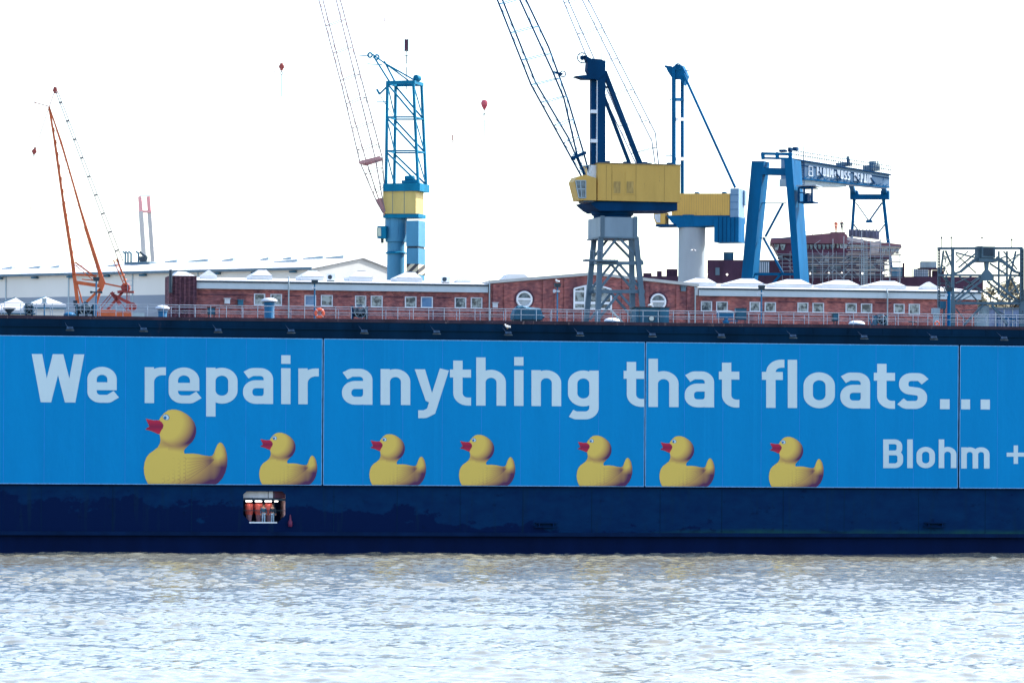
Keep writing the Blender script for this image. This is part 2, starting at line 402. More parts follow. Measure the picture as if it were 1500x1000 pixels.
# hatch room
m = MB(DK); d0, d1 = .1, 5.6; rx0, rx1, rz0, rz1 = hx0-.25, hx1+.02, hz0-.05, hz1+.25
m.box(rx0-.1, rx0, d0, d1, rz0, rz1); m.box(rx0, rx1, d1, d1+.1, rz0, rz1)
m.box(rx0, rx1, d0, d1, rz1, rz1+.1)
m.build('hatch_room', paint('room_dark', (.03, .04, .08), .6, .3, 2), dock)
m = MB(DK); m.box(rx1, rx1+.1, d0, d1, rz0, rz1); m.build('room_side_wall', ROOMP, dock)
m = MB(DK); m.box(rx0, rx1, d0, d1, rz0-.1, rz0); m.build('room_floor', ROOMW, dock)
m = MB(DK); m.box(hx0+.55, hx1-.75, -.12, .05, hz0, hz0+.12); m.build('hatch_sill', WHITE, dock)
m = MB(DK); m.box(hx0+.02, hx0+2.3, .6, .7, hz1-.62, hz1-.02); m.box(hx0+2.35, hx0+2.75, .5, .6, hz1-.62, hz1-.02); m.build('hatch_blind', ROOMW, dock)
m = MB(DK); m.box(hx0+2.8, rx1, .6, .7, hz1-.62, hz1-.0); m.build('hatch_panel', MAROON, dock)
m = MB(DK); m.box(rx0, rx1, .3, .4, hz1-.85, hz1-.66); m.box(rx0, rx1, .02, .07, hz0+1.13, hz0+1.18); m.build('hatch_rail', DARK, dock)
m = MB(DK); m.box(hx0+2.8, hx0+2.84, .02, .06, hz0+.1, hz1-.1); m.build('hatch_post', DARK, dock)
for pa, pb in ((360, 369), (374, 383.5), (388, 398), (402, 407)):
    m = MB(DK); xa = DK.px(pa, 732, 1)[0]; xb = DK.px(pb, 732, 1)[0]
    m.box(xa, xb, .95, 1.1, hz1-.95, hz1-.88); m.build('tube_lamp', TUBEL, dock)
for i, pc in enumerate((364.8, 379, 394)):
    xc = DK.px(pc, 750, 1.8)[0]; b0 = DK.w(xc, 1.8, rz0)
    t = thing('pump', ['red pump on a tapered stand, leftmost in the lit hatch', 'red pump on a tapered stand between the left pump and the person in blue', 'red pump on a tapered stand between the two people in the hatch'][i], 'pump', b0, 'pumps in the hatch room')
    m = MB(DK); m.lathe(b0+Vector((0, 0, .78)), [(.30, 0), (.36, .12), (.38, .3), (.40, .32), (.40, .38), (.37, .4), (.40, .75), (.42, .95), (.30, 1.05)], 14); m.build('motor', PUMP, t, True)
    m = MB(DK); m.lathe(b0, [(.16, 0), (.2, .1), (.3, .78)], 12); m.build('stand', PUMPB, t, True)
    m = MB(DK); m.ring(b0+Vector((0, 0, 1.18)), .4, .03, (0, 0, 1)); m.build('flange', DARK, t, True)
# people
def skinned(name, mat, nodes, edges, root, parent, sub=1):
    me = bpy.data.meshes.new(name); me.from_pydata([n[0] for n in nodes], edges, []); me.materials.append(mat)
    o = bpy.data.objects.new(name, me); COL.objects.link(o)
    bpy.context.view_layer.objects.active = o
    sm = o.modifiers.new('skin', 'SKIN'); sm.use_smooth_shade = True
    for i, n in enumerate(nodes):
        r = n[1]; r = (r, r) if not isinstance(r, tuple) else r
        me.skin_vertices[0].data[i].radius = r; me.skin_vertices[0].data[i].use_root = (i == root)
    ss = o.modifiers.new('sub', 'SUBSURF'); ss.levels = sub; ss.render_levels = sub
    o.parent = parent; return o
def person(loc, rz, label, top, legs, shoes, arms=((.32, .05, .85), (-.30, .02, .83)), hat=None):
    t = thing('person', label, 'person', loc); t.rotation_euler = (0, 0, rz)
    nodes = [((0, 0, .95), (.15, .10))]; edges = []
    def add(p, r, par): nodes.append((p, r)); edges.append((par, len(nodes)-1)); return len(nodes)-1
    a = add((0, 0, 1.15), (.13, .09), 0); bch = add((0, 0, 1.40), (.17, .10), a); nk = add((0, 0, 1.5), .055, bch)
    hd = add((0, -.01, 1.58), (.07, .08), nk); h2 = add((0, -.01, 1.68), (.075, .09), hd); add((0, 0, 1.75), (.05, .06), h2)
    hips = []
    for s, (hx, hy, hz) in ((1, arms[0]), (-1, arms[1])):
        sh = add((s*.19, 0, 1.42), .055, bch); el = add((s*.26, .03, 1.13), .042, sh); wr = add((hx, hy-.06, hz+.05), .03, el)
        pm = add((hx, hy-.08, hz-.03), (.035, .02), wr)
        for q in range(4): f1 = add((hx+(q-1.5)*.018, hy-.10, hz-.09), .008, pm); add((hx+(q-1.5)*.018, hy-.09, hz-.13+abs(q-1.3)*.012), .007, f1)
        add((hx-s*.045, hy-.12, hz-.06), .009, pm)
        hp = add((s*.09, 0, .88), .085, 0); kn = add((s*.10, -.02, .48), .058, hp); an = add((s*.11, .01, .09), .038, kn); add((s*.12, -.13, .04), (.035, .025), an)
    skinned('body', SKIN, nodes, edges, 0, t)
    def sub(name, mat, nd, ed, grow): return skinned(name, mat, nd, ed, 0, t)
    tn = [((0, 0, .93), (.18, .125)), ((0, 0, 1.15), (.155, .115)), ((0, 0, 1.40), (.19, .125)), ((0, 0, 1.48), (.09, .08))]; te = [(0, 1), (1, 2), (2, 3)]
    for s, (hx, hy, hz) in ((1, arms[0]), (-1, arms[1])):
        k = len(tn); tn += [((s*.20, 0, 1.42), .075), ((s*.26, .03, 1.13), .06), ((hx, hy-.06, hz+.07), .045)]; te += [(2, k), (k, k+1), (k+1, k+2)]
    skinned('jacket', top, tn, te, 0, t)
    ln = [((0, 0, .93), (.165, .12))]; le = []
    for s in (1, -1):
        k = len(ln); ln += [((s*.09, 0, .86), .10), ((s*.10, -.02, .48), .078), ((s*.11, .01, .10), .06)]; le += [(0, k), (k, k+1), (k+1, k+2)]
    skinned('trousers', legs, ln, le, 0, t)
    base = parent_world(t)
    for s in (1, -1):
        m = MB(W0); m.ball(base+Vector((s*.115, -.05, .045)), .055, .14, .05); m.build('shoe', shoes, t, True)
    m = MB(W0); m.ball(base+Vector((0, .02, 1.70)), .098, .11, .10); m.build('hair' if not hat else 'helmet', hat or HAIR, t, True)
    for s in (1, -1):
        m = MB(W0); m.ball(base+Vector((s*.03, -.096, 1.665)), .011, .006, .007, 8); m.build('eye', HAIR, t)
    m = MB(W0); m.ball(base+Vector((0, -.105, 1.635)), .013, .02, .022, 8); m.build('nose', SKIN, t, True)
    for s in (1, -1): m = MB(W0); m.ball(base+Vector((s*.082, 0, 1.64)), .01, .02, .03, 8); m.build('ear', SKIN, t, True)
    m = MB(W0); m.ball(base+Vector((0, -.094, 1.595)), .025, .006, .006, 8); m.build('mouth', RUSTR, t)
    return t
xp = DK.px(386, 760, 1.2)[0]; person(DK.w(xp, 1.2, rz0), YAWD+.3, 'person in blue jacket and pale jeans standing between two red pumps in the hatch', JACKB, DENIM, WHITE)
xp = DK.px(399.5, 760, 1.2)[0]; person(DK.w(xp, 1.2, rz0), YAWD-.5, 'person in dark jacket with pale lower legs near the pink side of the hatch', JACKD, DENIM, WHITE)
# red fire bottle / bollard painted right of the hatch
xa, za = DK.px(425, 771, -.2); m = MB(DK); p = DK.w(xa, -.28, za)
m.lathe(p, [(.16, 0), (.2, .1), (.2, .45), (.1, .6), (.07, .95), (.05, 1.1)], 12)
whole(m, 'tide_marker', paint('marker_red', (.11, .006, .045), .5, .2, 3), 'small dark red bottle shaped marker on the hull right of the open hatch', 'marker', p, smooth=True)

# ------------------------------------------------------------------ lettering
def fillet(pts, closed=False):
    out = []; n = len(pts)
    for i, p in enumerate(pts):
        r = p[2] if len(p) > 2 else 0; P0 = Vector(p[:2])
        if (not closed and i in (0, n-1)) or r <= 0: out.append(P0); continue
        A = Vector(pts[(i-1) % n][:2]); B = Vector(pts[(i+1) % n][:2])
        a = (A-P0); b_ = (B-P0); la, lb = a.length, b_.length; a.normalize(); b_.normalize()
        ang = math.acos(max(-1, min(1, a.dot(b_)))); tl = min(r/math.tan(ang/2), la*.999 if (i-1 == 0 and not closed) else la*.5, lb*.999 if (i+1 == n-1 and not closed) else lb*.5)
        rr = tl*math.tan(ang/2); cdir = (a+b_).normalized(); C_ = P0+cdir*(rr/math.sin(ang/2))
        s0 = P0+a*tl; s1 = P0+b_*tl; v0 = s0-C_; v1 = s1-C_
        t0 = math.atan2(v0.y, v0.x); dt = math.atan2(v1.y, v1.x)-t0
        while dt > math.pi: dt -= 2*math.pi
        while dt < -math.pi: dt += 2*math.pi
        for k in range(9): th = t0+dt*k/8; out.append(C_+Vector((math.cos(th), math.sin(th)))*rr)
    res = [out[0]]
    for q in out[1:]:
        if (q-res[-1]).length > 1e-4: res.append(q)
    if closed and (res[0]-res[-1]).length < 1e-4: res.pop()
    return res
def ribbon(pts, t, closed=False):
    P_ = fillet(pts, closed); n = len(P_); L_, R2 = [], []
    for i in range(n):
        if closed: a, c = P_[i-1], P_[(i+1) % n]
        else: a, c = P_[max(0, i-1)], P_[min(n-1, i+1)]
        d1 = (P_[i]-a).normalized() if (P_[i]-a).length > 0 else None; d2 = (c-P_[i]).normalized() if (c-P_[i]).length > 0 else None
        d1 = d1 or d2; d2 = d2 or d1
        n1 = Vector((-d1.y, d1.x)); n2 = Vector((-d2.y, d2.x)); mm = (n1+n2).normalized(); k = t/2/max(.4, mm.dot(n1))
        L_.append(P_[i]+mm*k); R2.append(P_[i]-mm*k)
    qs = []
    for i in range(n if closed else n-1):
        j = (i+1) % n; qs.append((R2[i], R2[j], L_[j], L_[i]))
    return qs
def glyph(ch, wd, X, A, Dn, t):
    """quads in glyph space; wd = width (already x-squeezed), X = x height, A = ascender, Dn = descender depth, t = stroke"""
    h = t/2; L_, R2, T, B = h, wd-h, X-h, h; r = (R2-L_)*.5; out = []
    def rb(*p, closed=False): out.append(ribbon(p, t, closed))
    def pl(*p): out.append([tuple(Vector(q) for q in p)])
    def O(x0=L_, x1=None, y0=B, y1=T): x1 = R2 if x1 is None else x1; rr = (x1-x0)/2; rb((x0, y0, rr), (x1, y0, rr), (x1, y1, rr), (x0, y1, rr), closed=True)
    if ch in 'nh':
        rb((L_, 0), (L_, X if ch == 'n' else A)); rb((L_, X*.45), (L_, T, r), (R2, T, r), (R2, 0))
    elif ch == 'm':
        mid = wd/2; rr = (mid-L_)*.48; rb((L_, 0), (L_, X)); rb((L_, X*.5), (L_, T, rr), (mid, T, rr), (mid, 0)); rb((mid, X*.5), (mid, T, rr), (R2, T, rr), (R2, 0))
    elif ch == 'r': rb((L_, 0), (L_, X)); rb((L_, X*.4), (L_, T, X*.3), (wd, T))
    elif ch == 'i': rb((wd/2, 0), (wd/2, X)); pl((0, A-t), (wd, A-t), (wd, A+1), (0, A+1))
    elif ch == 'l' or ch == 'I': rb((wd/2, 0), (wd/2, A))
    elif ch == 'o': O()
    elif ch == 'e': rb((R2*.98, X*.46), (L_, X*.46)); rb((R2, X*.46-h), (R2, T, r), (L_, T, r), (L_, B, r), (R2*.86, B, r*.5), (wd-.5, X*.24))
    elif ch == 'a':
        rb((wd*.10, X*.80), (wd*.30, T, r*.6), (R2, T, r), (R2, 0)); rb((R2, X*.55), (L_, X*.55, r*.8), (L_, B, r*.8), (R2-1, B, r*.7), (R2, X*.3))
    elif ch == 'p': rb((L_, -Dn), (L_, X)); O()
    elif ch == 'g': O(); rb((R2, X), (R2, -Dn+h, r), (wd*.25, -Dn+h, r*.4), (wd*.10, -Dn+h+3))
    elif ch == 't': S0 = wd*.38; rb((S0, A*.93), (S0, B, t*1.05), (wd, B)); rb((0, T), (wd, T))
    elif ch == 'f': S0 = wd*.40; rb((S0, 0), (S0, A-h, t*1.1), (wd, A-h)); rb((0, T), (wd*.93, T))
    elif ch == 's':
        rb((wd*.93, X*.76), (R2*.90, T, r*.6), (L_, T, r*.85), (L_, X*.53, r*.7), (R2, X*.47, r*.7), (R2, B, r*.85), (L_*1.3, B, r*.6), (wd*.05, X*.21))
    elif ch == 'y':
        q = t*1.1; bx = wd*.5
        pl((bx-q*.62, X*.12), (bx+q*.35, X*.0), (q, X), (0, X)); 
        out.append(ribbon([(wd-q/2, X), (bx-q*.1, -Dn*.45), (bx-q*.7, -Dn+h, r*.5), (wd*.10, -Dn+h)], t)) 
    elif ch == 'W':
        q = t*1.12; a1, a2, a3 = wd*.27, wd*.5, wd*.73
        pl((a1-q/2, 0), (a1+q/2, 0), (q, A), (0, A)); pl((a1-q/2, 0), (a1+q/2, 0), (a2+q/2, A), (a2-q/2, A))
        pl((a3-q/2, 0), (a3+q/2, 0), (a2+q/2, A), (a2-q/2, A)); pl((a3-q/2, 0), (a3+q/2, 0), (wd, A), (wd-q, A))
    elif ch == 'V':
        q = t*1.1; pl((wd/2-q/2, 0), (wd/2+q/2, 0), (q, A), (0, A)); pl((wd/2-q/2, 0), (wd/2+q/2, 0), (wd, A), (wd-q, A))
    elif ch == 'A':
        q = t*1.1; pl((0, 0), (q, 0), (wd/2+q/2, A), (wd/2-q/2, A)); pl((wd-q, 0), (wd, 0), (wd/2+q/2, A), (wd/2-q/2, A)); rb((wd*.2, A*.3), (wd*.8, A*.3))
    elif ch == 'B': rb((L_, 0), (L_, A)); rb((0, A-h), (R2-1, A-h, r*.7), (R2-1, A*.53, r*.7), (0, A*.53)); rb((0, A*.53), (R2, A*.53, r*.7), (R2, h, r*.8), (0, h))
    elif ch in 'PR':
        rb((L_, 0), (L_, A)); rb((0, A-h), (R2, A-h, r*.8), (R2, A*.45, r*.8), (0, A*.45))
        if ch == 'R': pl((R2-h, 0), (wd, 0), (wd*.7, A*.45), (wd*.4, A*.45))
    elif ch == 'L': rb((L_, A), (L_, h), (wd, h))
    elif ch == 'O': O(y1=A-h)
    elif ch == 'H': rb((L_, 0), (L_, A)); rb((R2, 0), (R2, A)); rb((L_, A/2), (R2, A/2))
    elif ch == 'M': rb((L_, 0), (L_, A)); rb((R2, 0), (R2, A)); pl((wd/2-t*.5, A*.3), (wd/2+t*.5, A*.3), (t, A), (0, A)); pl((wd/2-t*.5, A*.3), (wd/2+t*.5, A*.3), (wd, A), (wd-t, A))
    elif ch == 'E': rb((wd, A-h), (L_, A-h), (L_, h), (wd, h)); rb((L_, A/2), (wd*.9, A/2))
    elif ch == 'S': rb((wd*.95, A*.85), (R2, A-h, r), (L_, A-h, r), (L_, A*.53, r*.8), (R2, A*.47, r*.8), (R2, h, r), (L_, h, r), (wd*.05, A*.15))
    elif ch == '+': rb((wd/2, 0), (wd/2, A)); rb((0, A/2), (wd, A/2))
    elif ch == '.': pl((0, 0), (wd, 0), (wd, t*1.25), (0, t*1.25))
    return out
def text_mesh(parent, fr, off, items, X, A, Dn, t, sq, base, mat=None, name='letter', flip=0):
    k = 0
    for ch, x0, x1 in items:
        m = MB(fr)
        for st in glyph(ch, (x1-x0)/sq, X, A, Dn, t):
            o = off-.004*k-.004; k = (k+1) % 6
            for q in st:
                vs = []
                for p in q:
                    px = x0+p.x*sq; vs.append(fr.P(px, base(px)-p.y, o))
                m.add(vs, [tuple(range(len(vs)))])
        m.build(name if ch not in '.+' else ('dot' if ch == '.' else 'plus_sign'), mat or PVC, parent)
# ------------------------------------------------------------------ banners
OFFB = -.50
GD = thing  # alias
ZT = DK.px(750, 499, OFFB)[1]; ZB = DK.px(750, 711.3, OFFB)[1]
def dx(px, py=600): return DK.px(px, py, OFFB)[0]
seams = [(-86, dx(471.6)), (dx(474.2), dx(943.8)), (dx(946), dx(1403.2)), (dx(1406.2), 86)]
blab = ['wide blue banner with the words We repair and two printed ducks, leftmost of the banners',
        'wide blue banner with the word anything above three printed ducks',
        'wide blue banner with the words that floats above two printed ducks',
        'blue banner at the right end with the last dots and a plus sign']
banners = []
for (a, c), lb in zip(seams, blab):
    t = thing('banner', lb, 'banner', DK.w((a+c)/2, OFFB, ZB), 'blue banners hung along the dock wall')
    m = MB(DK); m.box(a, c, OFFB, OFFB+.04, ZB, ZT); m.build('sheet', BANNER, t)
    m = MB(DK)
    for (x0, x1, z0, z1) in ((a, c, ZT-.05, ZT+.02), (a, c, ZB-.03, ZB+.04), (a-.03, a+.03, ZB+.04, ZT-.05), (c-.03, c+.03, ZB+.04, ZT-.05)):
        m.box(x0, x1, OFFB-.015, OFFB+.02, z0, z1)
    m.build('hem', paint('hem', (.12, .32, .6), .6, .3, 6), t)
    m = MB(DK); x = a+3.6
    while x < c-1: m.box(x, x+.035, OFFB-.008, OFFB+.005, ZB+.05, ZT-.06); x += 3.62
    m.build('weld_seam', paint('weld', (.003, .2, .6), .6, .2, 3), t)
    banners.append(t)
bl = lambda px: 588.9+(px-60)*(599.0-588.9)/(1384-60)
rows = [
 (0, [('W', 46.5, 123.5), ('e', 128, 171), ('r', 212, 243), ('e', 247, 292), ('p', 302, 348), ('a', 356, 400), ('i', 412, 425.5), ('r', 437, 467)]),
 (1, [('a', 501, 545.6), ('n', 557.5, 601), ('y', 607.5, 658.5), ('t', 659, 690), ('h', 697.6, 741), ('i', 753.2, 766.8), ('n', 778.5, 822), ('g', 832, 877), ('t', 913.5, 943.6)]),
 (2, [('h', 950, 994), ('a', 1003, 1046), ('t', 1053, 1083), ('f', 1116, 1149), ('l', 1154, 1167.5), ('o', 1177, 1223), ('a', 1231, 1274.5), ('t', 1280, 1311), ('s', 1317, 1358), ('.', 1377, 1391)]),
 (3, [('.', 1408, 1421), ('.', 1436.5, 1450)])]
for bi, items in rows:
    text_mesh(banners[bi], DK, OFFB-.012, items, 52.5, 70.5, 19, 11.6, 1.18, bl)
    if bi == 2: text_mesh(banners[bi], DK, OFFB-.012, [('B', 1293.8, 1322.8), ('l', 1329, 1337), ('o', 1342.5, 1369.5), ('h', 1375, 1401)], 31, 42, 12, 6.9, 1.18, lambda px: 685.2)
    if bi == 3:
        text_mesh(banners[bi], DK, OFFB-.012, [('m', 1408, 1449.5)], 31, 42, 12, 6.9, 1.18, lambda px: 685.8)
        text_mesh(banners[bi], DK, OFFB-.012, [('+', 1474.5, 1501.5)], 27, 27, 12, 5.8, 1.1, lambda px: 679)
# printed ducks
OUT = [(75,122),(105,129),(140,135),(178,133),(190,110),(215,80),(245,57),(275,49),(310,50),(350,62),(390,85),(425,115),(450,150),(463,190),(464,230),(455,265),(435,300),(405,330),(380,355),(370,375),(375,395),(400,394),(440,393),(480,397),(530,408),(565,413),(590,410),(603,390),(615,355),(630,322),(645,306),(658,306),(672,318),(690,350),(702,395),(707,440),(704,490),(692,540),(670,585),(640,620),(620,634),(95,634),(75,590),(65,550),(62,510),(68,465),(82,425),(105,395),(140,370),(170,345),(185,315),(190,290),(186,262),(182,243),(172,243),(140,228),(105,215),(72,208),(85,195),(103,183),(92,160)]
BEAK = [(75,122),(105,129),(140,135),(178,133),(200,150),(213,170),(208,195),(195,215),(182,243),(172,243),(140,228),(105,215),(72,208),(85,195),(103,183),(92,160)]
def inside(poly, x, y):
    r = np.zeros(x.shape, bool); n = len(poly)
    for i in range(n):
        x0, y0 = poly[i]; x1, y1 = poly[(i+1) % n]
        if y0 == y1: continue
        cnd = ((y0 > y) != (y1 > y)) & (x < (x1-x0)*(y-y0)/(y1-y0)+x0); r ^= cnd
    return r
def duck_mesh():
    st = 3.1; gx = np.arange(58, 712, st); gy = np.arange(44, 636, st)
    CX, CY = np.meshgrid((gx[:-1]+gx[1:])/2, (gy[:-1]+gy[1:])/2); ins = inside(OUT, CX, CY)
    P0 = np.array(OUT, float); P1 = np.roll(P0, -1, 0)
    used = {}; vs = []; fs = []
    cnt = {}
    ii, jj = np.nonzero(ins)
    for i, j in zip(ii, jj):
        f = []
        for a, c in ((i+1, j), (i+1, j+1), (i, j+1), (i, j)):
            if (a, c) not in used: used[(a, c)] = len(vs); vs.append((gx[c], gy[a]))
            cnt[used[(a, c)]] = cnt.get(used[(a, c)], 0)+1; f.append(used[(a, c)])
        fs.append(tuple(f))
    vs = np.array(vs)
    for k in range(len(vs)):
        if cnt[k] < 4:
            p = vs[k]; dd = P1-P0; tt = np.clip(((p-P0)*dd).sum(1)/(dd*dd).sum(1), 0, 1); q = P0+dd*tt[:, None]
            b_ = np.argmin(((q-p)**2).sum(1)); vs[k] = q[b_]
    x, y = vs[:, 0], vs[:, 1]
    def ell(cx, cy, rx, ry): return (x-cx)/rx, (y-cy)/ry
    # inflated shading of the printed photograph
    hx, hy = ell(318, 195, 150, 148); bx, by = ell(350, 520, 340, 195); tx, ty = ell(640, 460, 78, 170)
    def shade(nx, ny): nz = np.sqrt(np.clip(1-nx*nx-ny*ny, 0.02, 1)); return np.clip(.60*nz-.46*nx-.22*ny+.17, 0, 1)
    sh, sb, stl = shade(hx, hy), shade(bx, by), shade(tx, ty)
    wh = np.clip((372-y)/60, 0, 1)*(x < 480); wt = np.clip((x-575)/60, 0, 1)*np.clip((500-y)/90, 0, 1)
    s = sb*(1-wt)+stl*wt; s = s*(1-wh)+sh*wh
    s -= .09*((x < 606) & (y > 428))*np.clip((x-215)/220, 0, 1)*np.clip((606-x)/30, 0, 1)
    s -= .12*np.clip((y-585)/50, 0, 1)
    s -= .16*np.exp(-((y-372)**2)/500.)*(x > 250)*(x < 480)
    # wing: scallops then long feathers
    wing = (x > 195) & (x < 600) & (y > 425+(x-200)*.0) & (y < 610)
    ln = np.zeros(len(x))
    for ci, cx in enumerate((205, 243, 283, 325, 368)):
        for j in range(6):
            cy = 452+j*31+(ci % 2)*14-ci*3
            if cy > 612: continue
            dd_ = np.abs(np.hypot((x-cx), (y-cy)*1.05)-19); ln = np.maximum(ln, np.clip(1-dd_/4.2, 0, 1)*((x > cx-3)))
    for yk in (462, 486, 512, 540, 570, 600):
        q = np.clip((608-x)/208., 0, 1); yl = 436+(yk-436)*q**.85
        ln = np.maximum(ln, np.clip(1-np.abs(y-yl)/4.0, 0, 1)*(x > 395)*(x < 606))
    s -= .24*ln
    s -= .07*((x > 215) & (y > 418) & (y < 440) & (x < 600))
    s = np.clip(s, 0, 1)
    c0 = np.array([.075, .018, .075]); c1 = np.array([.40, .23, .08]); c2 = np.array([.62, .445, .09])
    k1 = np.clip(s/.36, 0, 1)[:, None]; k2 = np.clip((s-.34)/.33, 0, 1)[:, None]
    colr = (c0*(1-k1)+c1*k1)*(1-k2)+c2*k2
    bk = inside(BEAK, x, y); bc = np.array([.44, .012, .05]); bd = np.array([.2, .008, .05])
    kk = np.clip(np.abs(y-185)/50, 0, 1)[:, None]
    colr[bk] = (bd*(1-kk)+bc*kk)[bk]
    a = np.hypot((x-230)*.94-(y-108)*-.34, 0)
    ex = (x-231)*.88-(y-110)*.47*-1; ey = -(x-231)*.47*-1*-1+(y-110)*.88
    e1 = (ex/27)**2+(ey/22)**2 < 1; e2 = (ex/23)**2+(ey/18)**2 < 1; e3 = ((x-224)/11)**2+((y-113)/13)**2 < 1
    colr[e1] = (.03, .10, .25); colr[e2] = (.45, .6, .68); colr[e3] = (.01, .13, .32)
    # flat mesh in metres, origin at the middle of the duck's bottom edge
    u = 1/5.357/16.0; co_ = np.stack([(x-357)*u, np.zeros(len(x)), (634-y)*u], -1)
    me = bpy.data.meshes.new('duck_print'); me.from_pydata(co_.tolist(), [], fs); me.materials.append(DUCK)
    ca = me.color_attributes.new('print', 'FLOAT_COLOR', 'POINT')
    ca.data.foreach_set('color', np.concatenate([colr, np.ones((len(x), 1))], 1).astype(np.float32).ravel())
    return me
dme = duck_mesh()
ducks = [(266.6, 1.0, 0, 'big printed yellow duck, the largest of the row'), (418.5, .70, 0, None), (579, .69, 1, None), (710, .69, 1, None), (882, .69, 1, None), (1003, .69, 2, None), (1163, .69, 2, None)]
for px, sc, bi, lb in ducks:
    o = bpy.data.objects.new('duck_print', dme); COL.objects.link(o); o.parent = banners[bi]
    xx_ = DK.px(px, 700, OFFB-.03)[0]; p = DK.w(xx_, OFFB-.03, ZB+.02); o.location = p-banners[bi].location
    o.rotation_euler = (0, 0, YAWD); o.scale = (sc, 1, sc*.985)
    if lb: o['label'] = lb

# ------------------------------------------------------------------ floodlights on the fascia
fl_px = [(102, 480), (210, 481.5), (319, 483), (426, 484), (533, 484.5), (639, 485.5), (744, 487), (849, 488), (955, 489.5), (1056, 490.5), (1161, 491.5), (1265, 492.5), (1367, 493.5), (1470, 494.5)]
fl_lab = ['over the letters We', 'over the first letter r, above the big duck\'s beak', 'over the letter p of repair', 'over the letter i of repair', 'between the first banner seam and the word anything', 'over the letter y of anything',
          'with a white gull sitting on it', 'over the letter g of anything', 'just right of the second banner seam', 'over the second letter t of that', 'over the letter l of floats', 'over the letter a of floats', 'just left of the third banner seam', 'over the last of the three dots']
FLOODM = paint('floodlight_steel', (.02, .05, .10), .6, .4, 3, spec=.1)
def make_flood(label):
    t = thing('floodlight', label, 'floodlight', (0, 0, 0), 'floodlights along the top of the dock wall'); f0 = Frame(0, YAWD)
    m = MB(f0)
    m.tube(f0.w(-.42, .05, .55), f0.w(-.2, -.9, .08), .022, n=6); m.build('arm', FLOODM, t)
    m = MB(f0); m.hexa([f0.w(-.30, -1.15, -.12), f0.w(.34, -1.15, -.12), f0.w(.34, -.7, -.2), f0.w(-.30, -.7, -.2), f0.w(-.24, -1.05, .10), f0.w(.28, -1.05, .10), f0.w(.28, -.8, .10), f0.w(-.24, -.8, .10)]); m.build('housing', FLOODM, t)
    m = MB(f0); m.box(-.36, .40, -1.1, -.74, -.26, -.205); m.build('lens', PANED, t)
    return t
proto = make_flood('weathered floodlight on the dock fascia '+fl_lab[0])
for i, (px, py) in enumerate(fl_px):
    o = proto if i == 0 else copy_tree(proto)
    o['label'] = 'weathered floodlight on the dock fascia '+fl_lab[i]
    x, z = DK.px(px, py, -1.3); o.location = DK.w(x, -.40, z)
# gulls
def gull(loc, label, rz=0, flying=False, s=1.0):
    m = MB(W0); L = Vector(loc); c, n = math.cos(rz), math.sin(rz)
    def q(x, y, z): return L+Vector((x*c-y*n, x*n+y*c, z))*s
    if flying:
        t = thing('gull', label, 'gull', loc)
        pr = [(-.28, .01), (-.2, .05), (0, .075), (.15, .055), (.22, .05), (.28, .045), (.33, .015)]
        m.lathe(q(0, 0, 0), [(r*s, x*s) for x, r in pr], 10, (c, n, 0)); m.build('body', GULLW, t, True)
        m = MB(W0)
        for sg in (1, -1):
            pts = [(.12, .05, .02), (.16, .30*sg, .12), (.08, .62*sg, .08), (-.04, .60*sg, .07), (.0, .30*sg, .11), (-.10, .05*sg, .02)]
            pts[0] = (.12, .05*sg, .02)
            a = [q(*p) for p in pts]; bb = [p+Vector((0, 0, .012)) for p in a]
            m.add(a+bb, [(0, 1, 4, 5), (1, 2, 3, 4), (6, 11, 10, 7), (7, 10, 9, 8)]+[(i, (i+1) % 6, 6+(i+1) % 6, 6+i) for i in range(6)])
        m.build('wings', GULLW, t)
        return
    t = thing('gull', label, 'gull', loc)
    m.lathe(q(-.2, 0, .13), [(.01, -.05*s), (.05*s, .02*s), (.085*s, .15*s), (.08*s, .25*s), (.04*s, .33*s)], 10, (c*.97, n*.97, .22))
    m.ball(q(.14, 0, .30), .055*s); m.tube(q(.10, 0, .2), q(.14, 0, .29), .05*s, .04*s); m.build('body', GULLW, t, True)
    m = MB(W0); m.ball(q(-.06, 0, .19), .16*s, .075*s, .055*s); m.build('wings', GULLG, t, True)
    m = MB(W0); m.tube(q(.18, 0, .30), q(.26, 0, .285), .014*s, .004*s); m.build('beak', YEL, t)
    m = MB(W0); m.tube(q(0, .03, .12), q(0, .03, 0), .008*s); m.tube(q(0, -.03, .12), q(0, -.03, 0), .008*s); m.build('legs', YEL, t)
x, z = DK.px(743, 484, -1.3); gull(DK.w(x, -1.32, z+.13), 'white gull perched on a floodlight of the dock wall', 3.3, s=1.35)
# ------------------------------------------------------------------ railing
def railing(off, name, label, step, off_gap=0):
    r = thing('railing', label, 'railing', DK.w(0, off, ZD), 'railings on the dock deck')
    m = MB(DK)
    for h_, rr in ((1.08, .032), (.56, .022)): m.tube(DK.w(XL+2, off, ZD+h_), DK.w(XR-2, off, ZD+h_), rr, n=6)
    m.build('rail', RAILM, r)
    p0 = DK.w(XL+2, off, ZD); m = MB(DK); m.tube(p0, p0+Vector((0, 0, 1.08)), .03, n=6); o = m.build('post', RAILM, r)
    x = XL+2+step+off_gap; lim = DK.px(1540, 470, off)[0]; lo = DK.px(-40, 470, off)[0]
    while x < lim:
        if x > lo:
            c_ = o.copy(); COL.objects.link(c_); c_.parent = r; v = DK.w(x, off, ZD)-p0; c_.location = v
        x += step
    return r
railing(-.25, 'railing', 'thin grey steel railing along the front edge of the dock deck', 1.42)
railing(4.9, 'railing', 'thin grey steel railing along the back edge of the dock deck, behind the vents', 2.2, .5)
